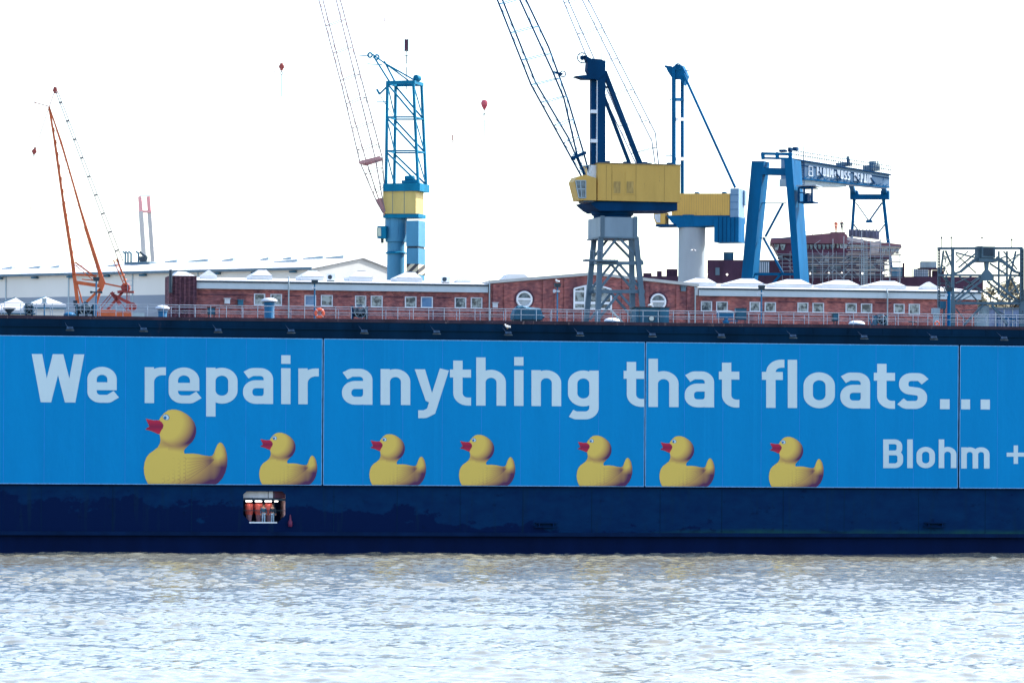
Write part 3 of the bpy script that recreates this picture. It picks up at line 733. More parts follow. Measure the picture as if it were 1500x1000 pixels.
# ------------------------------------------------------------------ deck equipment
OD = 2.6
def dpt(px, py, off=OD): x, z = DK.px(px, py, off); return x, z
def mushroom(px, cap_y, wpx, label, neck=.62):
    x, z = dpt(px, cap_y); r = wpx/32.0*1.0; b0 = DK.w(x, OD, ZD); H = z-ZD
    t = thing('mushroom_vent', label, 'vent', b0, 'mushroom vents on the dock deck')
    m = MB(DK); m.lathe(b0, [(r*neck*1.1, 0), (r*neck, .1), (r*neck, H-.65), (r*neck*1.12, H-.62), (r*neck*1.12, H-.5), (r*neck, H-.45), (r*.75, H-.35)], 20); m.build('stack', BLUEV, t, True)
    m = MB(DK); m.lathe(b0+Vector((0, 0, H-.38)), [(r*.92, 0), (r, .08), (r*.93, .2), (r*.6, .33), (r*.1, .38)], 20); m.build('cap', WHITED, t, True)
mushroom(238, 447, 21, 'squat blue mushroom vent with pale cap, in front of the brick building\'s left corner')
mushroom(394.5, 436, 24, 'tall blue mushroom vent with white cap in front of the first pair of windows')
def domed(px, w_, y0, label, mat=WHITE, base=None):
    x, z = dpt(px, y0); rx = w_/32.0; p = DK.w(x, OD, ZD); t = thing('domed_hatch', label, 'deck hatch', p, 'domed covers on the dock deck')
    m = MB(DK); m.lathe(p, [(rx*.95, 0), (rx*.95, (z-ZD)*.35)], 18); m.build('coaming', BLUEV, t, True)
    m = MB(DK); m.lathe(p+Vector((0, 0, (z-ZD)*.35+.004)), [(rx, 0), (rx*.97, (z-ZD)*.2), (rx*.8, (z-ZD)*.42), (rx*.45, (z-ZD)*.6), (.05, (z-ZD)*.65)], 18); m.build('dome', mat, t, True)
domed(102, 18, 457, 'low blue domed cover left of the blue machinery by the orange crane', BLUEV)
domed(896.5, 24, 465.5, 'low white domed cover below the grey portal crane')
domed(1255, 25, 469.5, 'low white domed cover below the right wing of the brick building')
def machine(px0, px1, py0, label, kind, mat=TEAL, off=OD):
    xa, _ = dpt(px0, py0, off); xb, _ = dpt(px1, py0, off); z1 = dpt((px0+px1)/2, py0, off)[1]; b0 = DK.w((xa+xb)/2, off, ZD); w_ = xb-xa; h_ = z1-ZD
    if kind == 'winch':
        t = thing('deck_winch', label, 'winch', b0, 'deck winches')
        m = MB(DK); m.box(xa, xb, off, off+1.2, ZD, ZD+.12); m.box(xa, xa+.1, off, off+1.2, ZD+.12, ZD+h_*.92); m.box(xb-.1, xb, off, off+1.2, ZD+.12, ZD+h_*.92); m.build('frame', mat, t)
        m = MB(DK); c_ = DK.w((xa+xb)/2, off, ZD+h_*.52)
        m.lathe(DK.w(xa+.12, off+.6, ZD+h_*.5), [(h_*.42, 0), (h_*.42, .05), (h_*.28, .06), (h_*.28, w_-.3), (h_*.42, w_-.29), (h_*.42, w_-.24)], 18, DK.ex); m.build('drum', DARK, t, True)
        m = MB(DK); m.ring(c_+DK.ey*-.12, h_*.36, .05, DK.ey)
        for k in range(3): a = k*math.pi/3; m.bar(c_-DK.ey*.12-(DK.ex*math.cos(a)+Vector((0, 0, math.sin(a))))*h_*.36, c_-DK.ey*.12+(DK.ex*math.cos(a)+Vector((0, 0, math.sin(a))))*h_*.36, .05, .03)
        m.build('handwheel', GREYS, t, True)
        m = MB(DK); m.box((xa+xb)/2-.25, (xa+xb)/2+.25, off+.3, off+.8, ZD+h_*.93, ZD+h_); m.build('brake_box', mat, t)
    elif kind == 'cabinet':
        t = thing('control_cabinet', label, 'cabinet', b0, 'steel cabinets on the dock deck')
        st = min(.45, h_*.35)
        m = MB(DK); m.box(xa, xb, off, off+.5, ZD+st, z1-.05); m.build('housing', mat, t)
        m = MB(DK); m.box(xa-.04, xb+.04, off-.05, off+.55, z1-.049, z1); m.build('lid', DARK, t)
        m = MB(DK); m.box(xa+.08, xa+.16, off+.05, off+.12, ZD, ZD+st-.002); m.box(xb-.16, xb-.08, off+.05, off+.12, ZD, ZD+st-.002); m.build('leg', DARK, t)
        m = MB(DK); m.box(xa+w_*.1, xb-w_*.1, off-.015, off, ZD+st+.06, z1-.12); m.build('door', TEAL, t)
    return t
machine(37, 48.5, 443, 'narrow dark blue winch left of the orange crane', 'winch')
machine(112, 138, 443, 'wide dark blue winch at the foot of the orange crane', 'winch')
machine(516, 539, 446, 'dark blue winch with a round handwheel below the white hall\'s gable', 'winch', BLUED)
machine(1284, 1299, 460, 'small dark teal winch below the right end of the brick building', 'winch')
machine(304, 315.6, 450, 'small dark cabinet in front of the brick wall left of the tall vent', 'cabinet', DARK)
machine(1078, 1093.6, 451, 'dark teal cabinet on legs left of the lamp post by the small blue capstan', 'cabinet', TEAL)
machine(1220, 1228, 458, 'little black cabinet on the rail above the right dome', 'cabinet', DARK)
# tarpaulined winch
xa, _ = dpt(752, 460); xb, z1 = dpt(794, 448); b0 = DK.w((xa+xb)/2, OD, ZD)
t = thing('covered_winch', 'big winch under a teal tarpaulin in front of the left round window', 'winch', b0)
bm = MB(DK); n = 15; prof = [(0, .35), (.06, .75), (.16, .98), (.35, 1.0), (.5, .93), (.75, .86), (.95, .8), (1, .45), (1, 0)]
vs = []
for k, (fx, fz) in enumerate([(0, 0)]+prof):
    for j in range(7):
        yy = j/6*1.8; sag = .10*math.sin(k*1.9+j*1.3)+(-.25 if j in (0, 6) else 0)*(fz > .3)
        vs.append(DK.w(xa+(xb-xa)*fx+.05*math.sin(j*2.1+k), OD+yy, ZD+.25+(z1-ZD-.25)*max(0, fz)*(1 if fz < .2 else 1+sag*.5)))
nk = len(prof)+1
bm.add(vs, [(k*7+j, k*7+j+1, (k+1)*7+j+1, (k+1)*7+j) for k in range(nk-1) for j in range(6)]+[tuple(k*7 for k in range(nk)), tuple(k*7+6 for k in reversed(range(nk)))])
bm.build('tarpaulin', TEAL, t)
m = MB(DK); m.box(xa+.1, xb-.1, OD+.1, OD+1.7, ZD, ZD+.24); m.build('base', DARK, t)
m = MB(DK); m.lathe(DK.w(xb+.02, OD+.6, ZD+.5), [(.32, 0), (.32, .1), (.12, .11), (.12, .3)], 14, DK.ex); m.build('shaft', TEAL, t, True)
# container hut with round window
m = MB(DK); xa, xb, zb, z1 = m.boxpx(931.5, 980, 451, 471, OD, OD+2.2, z0=ZD+.1); b0 = DK.w((xa+xb)/2, OD, ZD)
t = thing('deck_hut', 'low teal steel hut with a round pale window and overhanging lid', 'hut', b0); m.build('wall', TEAL, t)
m = MB(DK); m.box(xa-.25, xb+.1, OD-.12, OD+2.3, z1, z1+.1); m.build('roof', DARK, t)
m = MB(DK); cx, cz = dpt(954.4, 466.3); m.lathe(DK.w(cx, OD+.02, cz), [(.24, 0), (.24, .05)], 20, -DK.ey); w_ = m.build('window', paint('porthole_pale', (.6, .65, .6), .3, .1, 3), t)
m = MB(DK); m.ring(DK.w(cx, OD-.04, cz), .26, .03, DK.ey); m.build('frame', DARK, w_)
m = MB(DK); m.box(xa+.3, xa+.34, OD-.03, OD, ZD+.15, z1-.02); m.box(xb-.9, xb-.86, OD-.03, OD, ZD+.15, z1-.02); m.build('seam', DARK, t)
m = MB(DK); m.box(xa+.2, xb-.2, OD+.1, OD+2, ZD, ZD+.098); m.build('skid', DARK, t)
x, _ = dpt(954, 450); gull(DK.w(x, OD+.4, z1+.102), 'white gull resting on the roof of the teal deck hut', 0.3, s=1.1)
# capstan with white hood
xa, _ = dpt(1052.5, 460); xb, z1 = dpt(1075, 454.5); b0 = DK.w((xa+xb)/2, OD, ZD)
t = thing('capstan', 'blue capstan with a white domed hood left of the dark teal cabinet', 'capstan', b0)
m = MB(DK); m.lathe(b0, [(.3, 0), (.32, .25), (.2, .35), (.2, .6)], 16); m.box(xa+.4, xb+.4, OD-.1, OD+.3, ZD+.28, ZD+.36); m.build('barrel', BLUEV, t, True)
m = MB(DK); m.box(xa, xb, OD-.1, OD+.9, ZD+.6, z1-.22); m.build('motor', BLUEV, t)
m = MB(DK); vs = []
for k in range(9):
    a = math.pi*k/8
    for y_ in (-.14, .94): vs.append(DK.w((xa+xb)/2-(xb-xa)/2*1.03*math.cos(a), OD+y_, z1-.218+.22*math.sin(a)))
m.add(vs, [(2*k, 2*k+1, 2*k+3, 2*k+2) for k in range(8)]+[tuple(2*k for k in range(9)), tuple(2*k+1 for k in reversed(range(9))), (0, 16, 17, 1)]); m.build('hood', WHITE, t)
# v-shaped fairlead rack and gangway stairs and small valve
x, _ = dpt(1277, 465); b0 = DK.w(x, OD, ZD); m = MB(DK)
m.bar(b0, b0+DK.ex*-.35+Vector((0, 0, 1.0)), .1); m.bar(b0, b0+DK.ex*.35+Vector((0, 0, 1.0)), .1); m.box(x-.3, x+.3, OD-.2, OD+.2, ZD, ZD+.1)
whole(m, 'rope_fork', TEAL, 'small v-shaped fork left of the teal winch at the right', 'fairlead', b0)
x, _ = dpt(1337, 468); b0 = DK.w(x, OD, ZD); t = thing('valve_wheel', 'small dark valve with a flat handwheel in front of the last windows', 'valve', b0)
m = MB(DK); m.tube(b0, b0+Vector((0, 0, .4)), .06); m.build('stem', DARK, t); m = MB(DK); m.ring(b0+Vector((0, 0, .42)), .38, .045, (0, 0, 1)); m.box(x-.38, x+.38, OD-.03, OD+.03, ZD+.40, ZD+.44); m.build('wheel', DARK, t, True)
def stairs(px, label):
    x, _ = dpt(px, 465); b0 = DK.w(x, OD+1, ZD); t = thing('step_ladder', label, 'steps', b0)
    m = MB(DK)
    for y_ in (OD+.8, OD+1.3): m.bar(DK.w(x-.6, y_, ZD+1.3), DK.w(x+.7, y_, ZD), .1, .05)
    m.build('side_rail', GREYL, t); m = MB(DK)
    for k in range(6): m.box(x-.55+k*.2, x-.35+k*.2, OD+.82, OD+1.28, ZD+1.15-k*.2, ZD+1.18-k*.2)
    m.build('tread', GREYL, t)
stairs(906, 'pale grey steel steps on deck between the crane leg and the teal hut')
def mast_lamp(px, py, label, thick=.07, horn=True, gullon=False, cross=False, mat=BLUEV):
    x, z = dpt(px, py, 1.6); b0 = DK.w(x, 1.6, ZD); t = thing('lamp_post', label, 'lamp post', b0, 'lamp posts on the dock deck')
    top = Vector((b0.x, b0.y, z))
    m = MB(DK); m.lathe(b0, [(thick*2, 0), (thick*2, .05), (thick, .08), (thick, z-ZD-.28)], 10); m.build('pole', mat, t, True)
    m = MB(DK); m.hexa([top+DK.ex*-.25+DK.ey*-.25+Vector((0, 0, -.35)), top+DK.ex*.25+DK.ey*-.25+Vector((0, 0, -.35)), top+DK.ex*.25+DK.ey*.2+Vector((0, 0, -.35)), top+DK.ex*-.25+DK.ey*.2+Vector((0, 0, -.35)),
        top+DK.ex*-.3+DK.ey*-.3, top+DK.ex*.3+DK.ey*-.3, top+DK.ex*.3+DK.ey*.2, top+DK.ex*-.3+DK.ey*.2]); m.build('lamp_head', DARK, t)
    if horn:
        m = MB(DK); m.lathe(top+Vector((0, 0, -.72))-DK.ex*.1, [(.05, -.05), (.07, .05), (.18, .28)], 12, -DK.ex*.8-DK.ey*.6); m.box(x-.05, x+.22, 1.5, 1.62, z-.80, z-.66); m.build('loudspeaker', WHITED, t, True)
    if cross:
        m = MB(DK); m.box(x-.5, x+.5, 1.5, 1.6, z-1.42, z-1.3); m.box(x-.55, x-.35, 1.4, 1.7, z-1.46, z-1.26); m.box(x+.3, x+.55, 1.4, 1.7, z-1.46, z-1.26); m.build('crossbar', DARK, t)
    return top
mast_lamp(141, 406, 'slim blue lamp post with a dark crossbar by the orange crane', cross=True, horn=False)
mast_lamp(461, 410, 'slim blue lamp post with loudspeaker beside the orange lifebuoy')
tp = mast_lamp(816.5, 415, 'slim blue lamp post with a gull on its lamp, left of the grey portal')
gull(tp+Vector((0, 0, .004)), 'white gull on top of the lamp post left of the grey portal', 2.6, s=1.1)
mast_lamp(1115.5, 418, 'slim blue lamp post right of the dark teal cabinet')
mast_lamp(1390, 421, 'thick bright blue lamp post at the left foot of the grey frame tower', thick=.17, mat=BLUE)
x, z = dpt(65, 437, 1.6); b0 = DK.w(x, 1.6, ZD); t = thing('signal_post', 'short blue post with a square pale lantern above the letter W', 'post', b0)
m = MB(DK); m.tube(b0, DK.w(x, 1.6, z-.4), .06); m.build('pole', BLUEV, t); m = MB(DK); m.box(x-.2, x+.2, 1.45, 1.75, z-.4, z); m.build('lantern', GREYL, t); m = MB(DK); m.box(x-.3, x+.3, 1.4, 1.8, z-.5, z-.402); m.build('bracket', WHITED, t)
# funnel shaped hopper far left
x, z = dpt(13.5, 451, 1.6); b0 = DK.w(x, 1.6, ZD); t = thing('hopper', 'dark funnel shaped hopper at the far left of the deck', 'hopper', b0)
m = MB(DK); m.lathe(b0, [(.12, 0), (.15, .25), (.6, z-ZD-.05), (.62, z-ZD)], 14); m.build('funnel', DARK, t, True); m = MB(DK); m.box(x-.4, x+.4, 1.3, 1.9, ZD, ZD+.06); m.build('base', DARK, t)
# lifebuoys
def buoy(px, py, r, label):
    x, z = DK.px(px, py, -.32); c_ = DK.w(x, -.33, z); t = thing('lifebuoy', label, 'lifebuoy', c_, 'lifebuoys on the railing')
    m = MB(DK); m.ring(c_, r*.72, r*.28, DK.ey, 28, 10); m.build('ring', LIFE, t, True)
    m = MB(DK)
    for k in range(4):
        a = R_(45+90*k); q = DK.ex*math.cos(a)+Vector((0, 0, math.sin(a))); m.ring(c_+q*r*.72, r*.30, .02, (DK.ex*-math.sin(a)+Vector((0, 0, math.cos(a)))), 12, 6)
    m.build('band', WHITED, t)
buoy(468, 458.6, .48, 'big orange lifebuoy on the front railing below the second pair of windows')
buoy(1372.6, 474, .27, 'small red lifebuoy on the front railing left of the thick blue post')

# ================================================================== cranes
def poly(m, fr, pts, off, r, n=6):
    P_ = [fr.P(x, y, off) for x, y in pts]
    for a, c in zip(P_, P_[1:]): m.tube(a, c, r, n=n)
def lerp2(pts, t):
    n = len(pts)-1; t = t*n; i = min(int(t), n-1); f = t-i
    return (pts[i][0]+(pts[i+1][0]-pts[i][0])*f, pts[i][1]+(pts[i+1][1]-pts[i][1])*f)
def aty(pts, y):
    for a, c in zip(pts, pts[1:]):
        if (a[1]-y)*(c[1]-y) <= 0 and a[1] != c[1]: return a[0]+(c[0]-a[0])*(y-a[1])/(c[1]-a[1])
    return pts[0][0] if y < pts[0][1] else pts[-1][0]
def pole(name, mat, parent, fr, p, q, off, wpx, dp=None, off2=None):
    m = MB(fr); a = fr.P(p[0], p[1], off); b_ = fr.P(q[0], q[1], off if off2 is None else off2)
    k = a.y/F; m.bar(a, b_, wpx*k, wpx*k if dp is None else dp); return m.build(name, mat, parent)
# ---- the yellow portal crane on the far dock wall
C1 = Frame(398, R_(14), (893-750)/F*398)
def L1(px, py, off=0): return C1.P(px, py, off)
zb1 = ZD-.5
b0 = C1.w(0, 2.5, zb1)
t = thing('portal_crane', 'big yellow slewing crane on a grey lattice portal before the brick gable', 'crane', b0)
for (a, c, off) in (((880, 347), (873.5, 475), 0), ((931.5, 347), (944.5, 475), 0), ((870.5, 347), (857.5, 475), 4.6), ((924.5, 347), (929, 475), 4.6)):
    m = MB(C1); x0, z0 = C1.px(a[0], a[1], off); x1, z1 = C1.px(c[0], c[1], off)
    m.bar(C1.w(x0, off, z0), C1.w(x1+(x1-x0)*.05, off+(-.3 if off == 0 else .4), zb1), .52, .42); m.build('portal_leg', GREYS, t)
m = MB(C1)
for off in (0, 4.6):
    dxx = 0 if off == 0 else -12
    for y_, xa, xb in ((385.5, 876, 942), (427, 874, 944)):
        m.bar(L1(xa+dxx, y_, off), L1(xb+dxx, y_, off), .36, .3)
    for (cx, cy, ya) in ((905, 347, 384), (907, 387, 426), (907, 429, 468)):
        for ex_ in (876, 941): m.bar(L1(cx+dxx, cy, off), L1(ex_+dxx, ya, off), .24, .2)
for y_ in (385.5, 427):
    for xa, xb in ((876, 871), (941, 936)): m.bar(L1(xa, y_, 0), L1(xb, y_, 4.6), .26, .26)
m.build('lattice_bracing', GREYS, t)
m = MB(C1); xa = C1.px(852, 380, 1)[0]; xb = C1.px(900, 380, 1)[0]; z_ = C1.px(870, 381, 1)[1]
m.box(xa, xb, -.6, .6, z_-.2, z_); m.build('platform', GREYS, t)
m = MB(C1)
for k in range(9): x = xa+(xb-xa)*k/8; m.tube(C1.w(x, -.55, z_), C1.w(x, -.55, z_+.9), .02, n=5)
m.tube(C1.w(xa, -.55, z_+.9), C1.w(xb, -.55, z_+.9), .02, n=5); m.build('handrail', RAILM, t)
m = MB(C1); x0, x1, z0, z1 = m.boxpx(880, 933, 318, 347, -.2, 4.9); m.build('portal_box', paint('portal_box', (.19, .27, .33), .5, .15, .5), t)
m = MB(C1)
for xx in (x0-.05, x1-.4): m.box(xx, xx+.45, -.28, -.2, z0-.05, z1+.1)
m.box(x0-.1, x1+.1, -.3, 5, z0-.15, z0-.002); m.build('box_flange', GREYS, t)
cx = (x0+x1)/2; ctr = C1.w(cx, 2.35, z1)
zh0 = C1.px(930, 309, 0)[1]; zt = C1.px(930, 295, -1)[1]
m = MB(C1); m.lathe(C1.w(cx, 2.35, z1+.002), [(2.0, 0), (2.0, .25), (2.15, .3), (2.3, zh0-z1)], 28); m.build('slewing_ring', BLUED, t, True)
m = MB(C1); m.quadpx([(862, 295.5), (992, 295.5), (992, 308.5), (880, 309), (873, 305)], -.3, 5); m.build('slewing_frame', BLUED, t)
m = MB(C1); hx0_, hx1_, hz0_, hz1_ = m.boxpx(875.5, 996.5, 241, 295, -.6, 5.2); house = m.build('machinery_house', YEL, t)
m = MB(C1); m.box(hx0_-.06, hx1_+.06, -.68, 5.26, hz1_, hz1_+.1); m.build('roof_edge', paint('dirty_yellow', (.2, .16, .09), .7, .3, 2), t)
for a, c in ((897, 911), (916, 930)):
    m = MB(C1); q0, q1, q2, q3 = m.boxpx(a, c, 251, 285, -.63, -.6); dr = m.build('door', YEL, house)
    m = MB(C1); m.boxpx(a+2, c-2, 266, 283, -.65, -.631); m.build('louvre', paint('louvre', (.38, .25, .07), .6, .4, 4), dr)
m = MB(C1)
for a in (888, 896, 931.5, 973): q = C1.px(a, 270, -.6)[0]; m.box(q, q+.03, -.615, -.6, hz0_+.1, hz1_-.15)
m.build('panel_joint', paint('joint', (.3, .2, .05), .7, .2, 2), house)
m = MB(C1)
for a in (890, 918, 945, 982): q = C1.px(a, 270, -.6)[0]; m.box(q, q+.5, .3, .9, hz1_+.1, hz1_+.35)
m.build('roof_vent', BLUED, house)
m = MB(C1); m.boxpx(866, 875.3, 242, 262, 0, 1.6); m.build('white_panel', WHITE, t)
# cab
m = MB(C1); m.quadpx([(845, 259), (858, 256), (873.5, 261), (873.5, 293.5), (848, 293.5), (841, 266)], -.9, 1.4); m.build('cab', YEL, t)
m = MB(C1); m.quadpx([(843.5, 264.5), (858, 264.5), (858, 290), (848.5, 290)], -.95, -.89); wn = m.build('cab_window', PANED, t)
m = MB(C1)
for p, q in (((843.5, 264.5), (858, 264.5)), ((843.5, 277), (858, 277)), ((848.5, 290), (858, 290)), ((850, 264.5), (852, 290)), ((858, 264.5), (858, 290)), ((843, 264.5), (848, 290))): m.bar(L1(p[0], p[1], -.99), L1(q[0], q[1], -.99), .09, .04)
m.build('window_bar', GREYL, wn)
m = MB(C1); m.boxpx(855, 868, 293.7, 296.5, -.9, 1.2); m.build('cab_bracket', DARK, t)
# mast
zhr = hz1_+.1
m = MB(C1); m.quadpx([(875.5, 92), (880, 87), (887, 90), (887, 240.5), (875.5, 240.5)], 0, .8); m.build('mast', BLUED, t)
m = MB(C1); m.quadpx([(866.5, 117), (874.3, 117), (874.3, 240.5), (866.5, 240.5)], .3, 1.0); m.build('mast_rear', BLUED, t)
m = MB(C1); 
for y_ in (163.5, 206.5): m.boxpx(866, 875.4, y_-2.5, y_+2.5, -.05, .3)
m.box(C1.px(874.4, 170)[0], C1.px(875.4, 170)[0], .01, .6, hz1_+.1, C1.px(875, 116)[1]); m.build('ladder_plate', WHITE, t)
m = MB(C1); m.quadpx([(857, 81), (866, 86), (880, 87), (887, 92), (887, 108), (875, 118), (865, 113), (860, 103), (861, 92)], -.1, .9); m.build('mast_head', BLUED, t)
m = MB(C1); m.ring(L1(853, 85, .3), .52, .06, C1.ey, 24, 6); m.ring(L1(853, 85, .3), .16, .1, C1.ey, 12, 6)
for k in range(3): a = k*math.pi/3+.3; dv = C1.ex*math.cos(a)+Vector((0, 0, math.sin(a))); m.bar(L1(853, 85, .3)-dv*.5, L1(853, 85, .3)+dv*.5, .05, .05)
m.build('sheave', BLUED, t)
m = MB(C1); m.quadpx([(843, 111.5), (866, 109), (873, 116), (856, 116)], -.3, 1.2); m.build('head_platform', BLUED, t)
m = MB(C1); m.tube(L1(881, 90, .4), L1(881.5, 15, .4), .035, .012, 6); m.build('antenna', DARK, t)
for p, q, wp in (((885, 105), (937.5, 241), 6.5), ((884, 140), (922.5, 241), 4.5)): pole('back_strut', BLUED, t, C1, p, q, .6 if wp > 5 else 2.8, wp)
m = MB(C1); m.bar(L1(886, 128, .6), L1(895, 128, .6), .2); m.bar(L1(908, 241, .6), L1(955, 239, .6), .1); m.tube(L1(895, 133, .2), L1(941, 238, .2), .02, n=5); m.build('strut_tie', BLUED, t)
# jib: four chords meeting at the foot, running out of the picture to its head
def jib(t, fr, ch, offs, mats, r, ys, rc, cm=None, head=None):
    """ch: four chords as pixel polylines (front left, back left, front right, back right)"""
    names = ('jib_chord',)*4
    for pts, off in zip(ch, offs):
        m = MB(fr); poly(m, fr, pts, off, r); m.build('jib_chord', mats, t)
    m = MB(fr); k = 0
    for i, y_ in enumerate(ys):
        P_ = [fr.P(aty(c, y_+(aty(c, y_)*0)), y_, o) for c, o in zip(ch, offs)]
        ysh = y_-9
        P_ = [fr.P(aty(c, (y_ if q < 2 else ysh)), (y_ if q < 2 else ysh), o) for q, (c, o) in enumerate(zip(ch, offs))]
        for a, c in ((0, 1), (1, 3), (3, 2), (2, 0)): m.tube(P_[a], P_[c], rc, n=5)
        if i+1 < len(ys):
            y2 = ys[i+1]; Q = [fr.P(aty(c, (y2 if q < 2 else y2-9)), (y2 if q < 2 else y2-9), o) for q, (c, o) in enumerate(zip(ch, offs))]
            m.tube(P_[0], Q[1], rc*.8, n=5); m.tube(P_[3], Q[2], rc*.8, n=5)
    m.build('jib_lacing', cm or mats, t)
ext = lambda p, q, y: (q[0]+(p[0]-q[0])*(y-q[1])/(p[1]-q[1]), y)
j1 = [[(695, -78), (728.5, 0), (778, 124.5), (851.5, 258), (866, 284)], [(697, -80), (736, 0), (784, 120), (832, 201), (856, 258), (868, 284)],
      [(708, -82), (761.5, 0), (809.5, 105), (826, 144), (845.5, 228), (869, 284)], [(710, -84), (770.5, 0), (803.5, 69), (832, 147), (856, 228), (871, 284)]]
jib(t, C1, j1, (-.6, 1.2, -.6, 1.2), BLUED, .10, [-60, -30, 6, 48, 88, 124, 150, 184, 210, 231, 252], .045, BLUEL)
m = MB(C1); m.quadpx([(860, 262), (868, 266), (873, 282), (871, 286), (864, 276)], .0, .6); m.build('jib_foot', BLUED, t)
m = MB(C1); m.bar(L1(838, 232, -.6), L1(857, 224, -.6), .35); m.bar(L1(838, 232, -.6), L1(841, 233, 1.2), .3); m.bar(L1(857, 224, -.6), L1(857, 224, 1.2), .3); m.build('jib_crosshead', BLUED, t)
m = MB(C1); m.bar(L1(811, 106, 1.2), L1(824, 109, 1.2), .22); m.ring(L1(824.5, 108.6, 1.2), .3, .06, C1.ey, 16, 6); m.build('jib_sheave', BLUED, t)
m = MB(C1); m.box(*sorted((C1.px(690, -80)[0], C1.px(712, -80)[0])), -.7, 1.3, C1.px(700, -78)[1], C1.px(700, -88)[1]); m.bar(L1(700, -82, .3), L1(660, -80, .3), .3); m.build('jib_head', BLUED, t)
# pendant ropes from the mast head to the jib
m = MB(C1)
for q in (0, .5): m.tube(L1(853, 78, q), L1(712, -82, q), .012, n=4)
m.build('pendant_rope', CABLE, t)
def hook(name, label, fr, px, py, off, topy, kind, scale=1.0, rope_px=None):
    p = fr.P(px, py, off); t = thing(name, label, 'crane hook', p, 'crane hooks hanging in the sky'); q = fr.P(px, topy, off); s = scale
    m = MB(fr); m.tube(p+Vector((-.1*s, 0, .3*s)), q+Vector((-.1*s, 0, 0)), .009, n=4); m.tube(p+Vector((.1*s, 0, .3*s)), q+Vector((.1*s, 0, 0)), .009, n=4); m.build('rope', CABLE, t)
    if kind == 'ball':
        m = MB(fr); m.lathe(p+Vector((0, 0, -.62*s)), [(.03*s, 0), (.12*s, .12*s), (.30*s, .45*s), (.37*s, .75*s), (.28*s, 1.0*s), (.08*s, 1.1*s)], 16); m.build('ball_weight', REDP, t, True)
        m = MB(fr); m.tube(p+Vector((0, 0, -.62*s)), p+Vector((0, 0, -.98*s)), .035*s); m.bar(p+Vector((-.2*s, 0, -1.0*s)), p+Vector((.2*s, 0, -1.0*s)), .07*s); m.ring(p+Vector((0, 0, -1.15*s)), .1*s, .03*s, fr.ey, 14, 6); m.build('hook', DARK, t)
        m = MB(fr); m.tube(p+Vector((0, 0, -1.6*s)), p+Vector((0, 0, -4.0*s)), .045); m.tube(p+Vector((0, 0, -1.2*s)), p+Vector((0, 0, -1.6*s)), .012); m.build('sling', CABLE, t)
    elif kind == 'block':
        m = MB(fr); m.lathe(p+fr.ey*-.15*s, [(.30*s, 0), (.38*s, .05*s), (.38*s, .25*s), (.30*s, .3*s)], 16, fr.ey); m.box_ = None
        m.bar(p+Vector((0, 0, -.5*s)), p+Vector((0, 0, .5*s)), .34*s, .36*s); m.build('block', RUSTR, t, True)
        m = MB(fr); m.tube(p+Vector((0, 0, -1.1*s)), p+Vector((0, 0, -4.2*s)), .05, n=5); m.build('sling', CYAN, t)
        m = MB(fr); m.tube(p+Vector((0, 0, -.5*s)), p+Vector((0, 0, -.75*s)), .06*s); m.ring(p+Vector((0, 0, -.92*s)), .17*s, .05*s, fr.ey, 16, 6); m.build('hook', DARK, t)
    elif kind == 'small':
        m = MB(fr); m.tube(p+Vector((0, 0, .35*s)), p+Vector((0, 0, -.25*s)), .07*s); m.build('shank', RUSTR, t); m = MB(fr); m.ring(p+Vector((0, 0, -.36*s)), .12*s, .045*s, fr.ey, 14, 6); m.build('hook', RUSTR, t)
    elif kind == 'long':
        m = MB(fr); m.bar(p+Vector((0, 0, .75*s)), p+Vector((0, 0, -.75*s)), .3*s, .4*s); m.build('block', MAROON, t)
        m = MB(fr); m.bar(p+Vector((-.2*s, 0, .8*s)), p+Vector((-.2*s, 0, -.8*s)), .1*s, .3*s); m.bar(p+Vector((.2*s, 0, .8*s)), p+Vector((.2*s, 0, -.8*s)), .1*s, .3*s); m.bar(p+Vector((-.32*s, 0, -1.5*s)), p+Vector((.32*s, 0, -1.5*s)), .1*s); m.bar(p+Vector((-.3*s, 0, -.85*s)), p+Vector((.3*s, 0, -.85*s)), .12*s); m.build('side_plate', DARK, t)
        m = MB(fr); m.tube(p+Vector((0, 0, -.9*s)), p+Vector((0, 0, -1.5*s)), .05); z = -1.5*s
        for k, l in enumerate((1.1, .5, 1.3, .6, 1.2)): m.tube(p+Vector((0, 0, z)), p+Vector((0, 0, z-l)), .035 if k % 2 else .07, n=6); z -= l
        m.build('sling', DARK, t)
    return t
hook('hook_ball', 'red ball shaped crane hook hanging alone in the sky left of the navy jib', C1, 709.5, 153, .3, -80, 'ball')
hook('hook_block', 'tiny red crane hook hanging in the sky right of the blue lattice tower', C1, 663, 202, .3, -80, 'small', .85)

# ---- second yellow crane on a round column
BLUEG = paint('grey_blue', (.13, .24, .36), .5, .12, .6, spec=.3)
C2 = Frame(520, R_(-17), (1013-750)/F*520)
def L2(px, py, off=0): return C2.P(px, py, off)
b0 = C2.w(0, 0, 5)
t = thing('column_crane', 'yellow crane with a blue counterweight box on a round grey column', 'crane', b0)
kx = 520/F; ax, az = C2.px(1013.5, 334, 0)
cc = C2.w(ax, 0, 5)
m = MB(C2); m.lathe(cc, [(1.83, 0), (1.83, az-5)], 36); m.build('column', CONC, t, True)
z1 = C2.px(1013, 316, 0)[1]
m = MB(C2); m.lathe(C2.w(ax, 0, az), [(1.85, 0), (1.98, .1), (1.98, (z1-az)*.8), (2.2, z1-az)], 30); m.build('collar', BLUE, t, True)
m = MB(C2); m.quadpx([(976, 315.5), (1082, 315.5), (1082, 326), (1046, 330), (992, 333), (984, 326)], -1.9, 1.9); m.build('slewing_frame', BLUE, t)
m = MB(C2); m.quadpx([(984, 283.5), (1069, 283.5), (1069, 315.4), (984, 315.4)], -2.0, 1.6); hs = m.build('machinery_house', YEL, t)
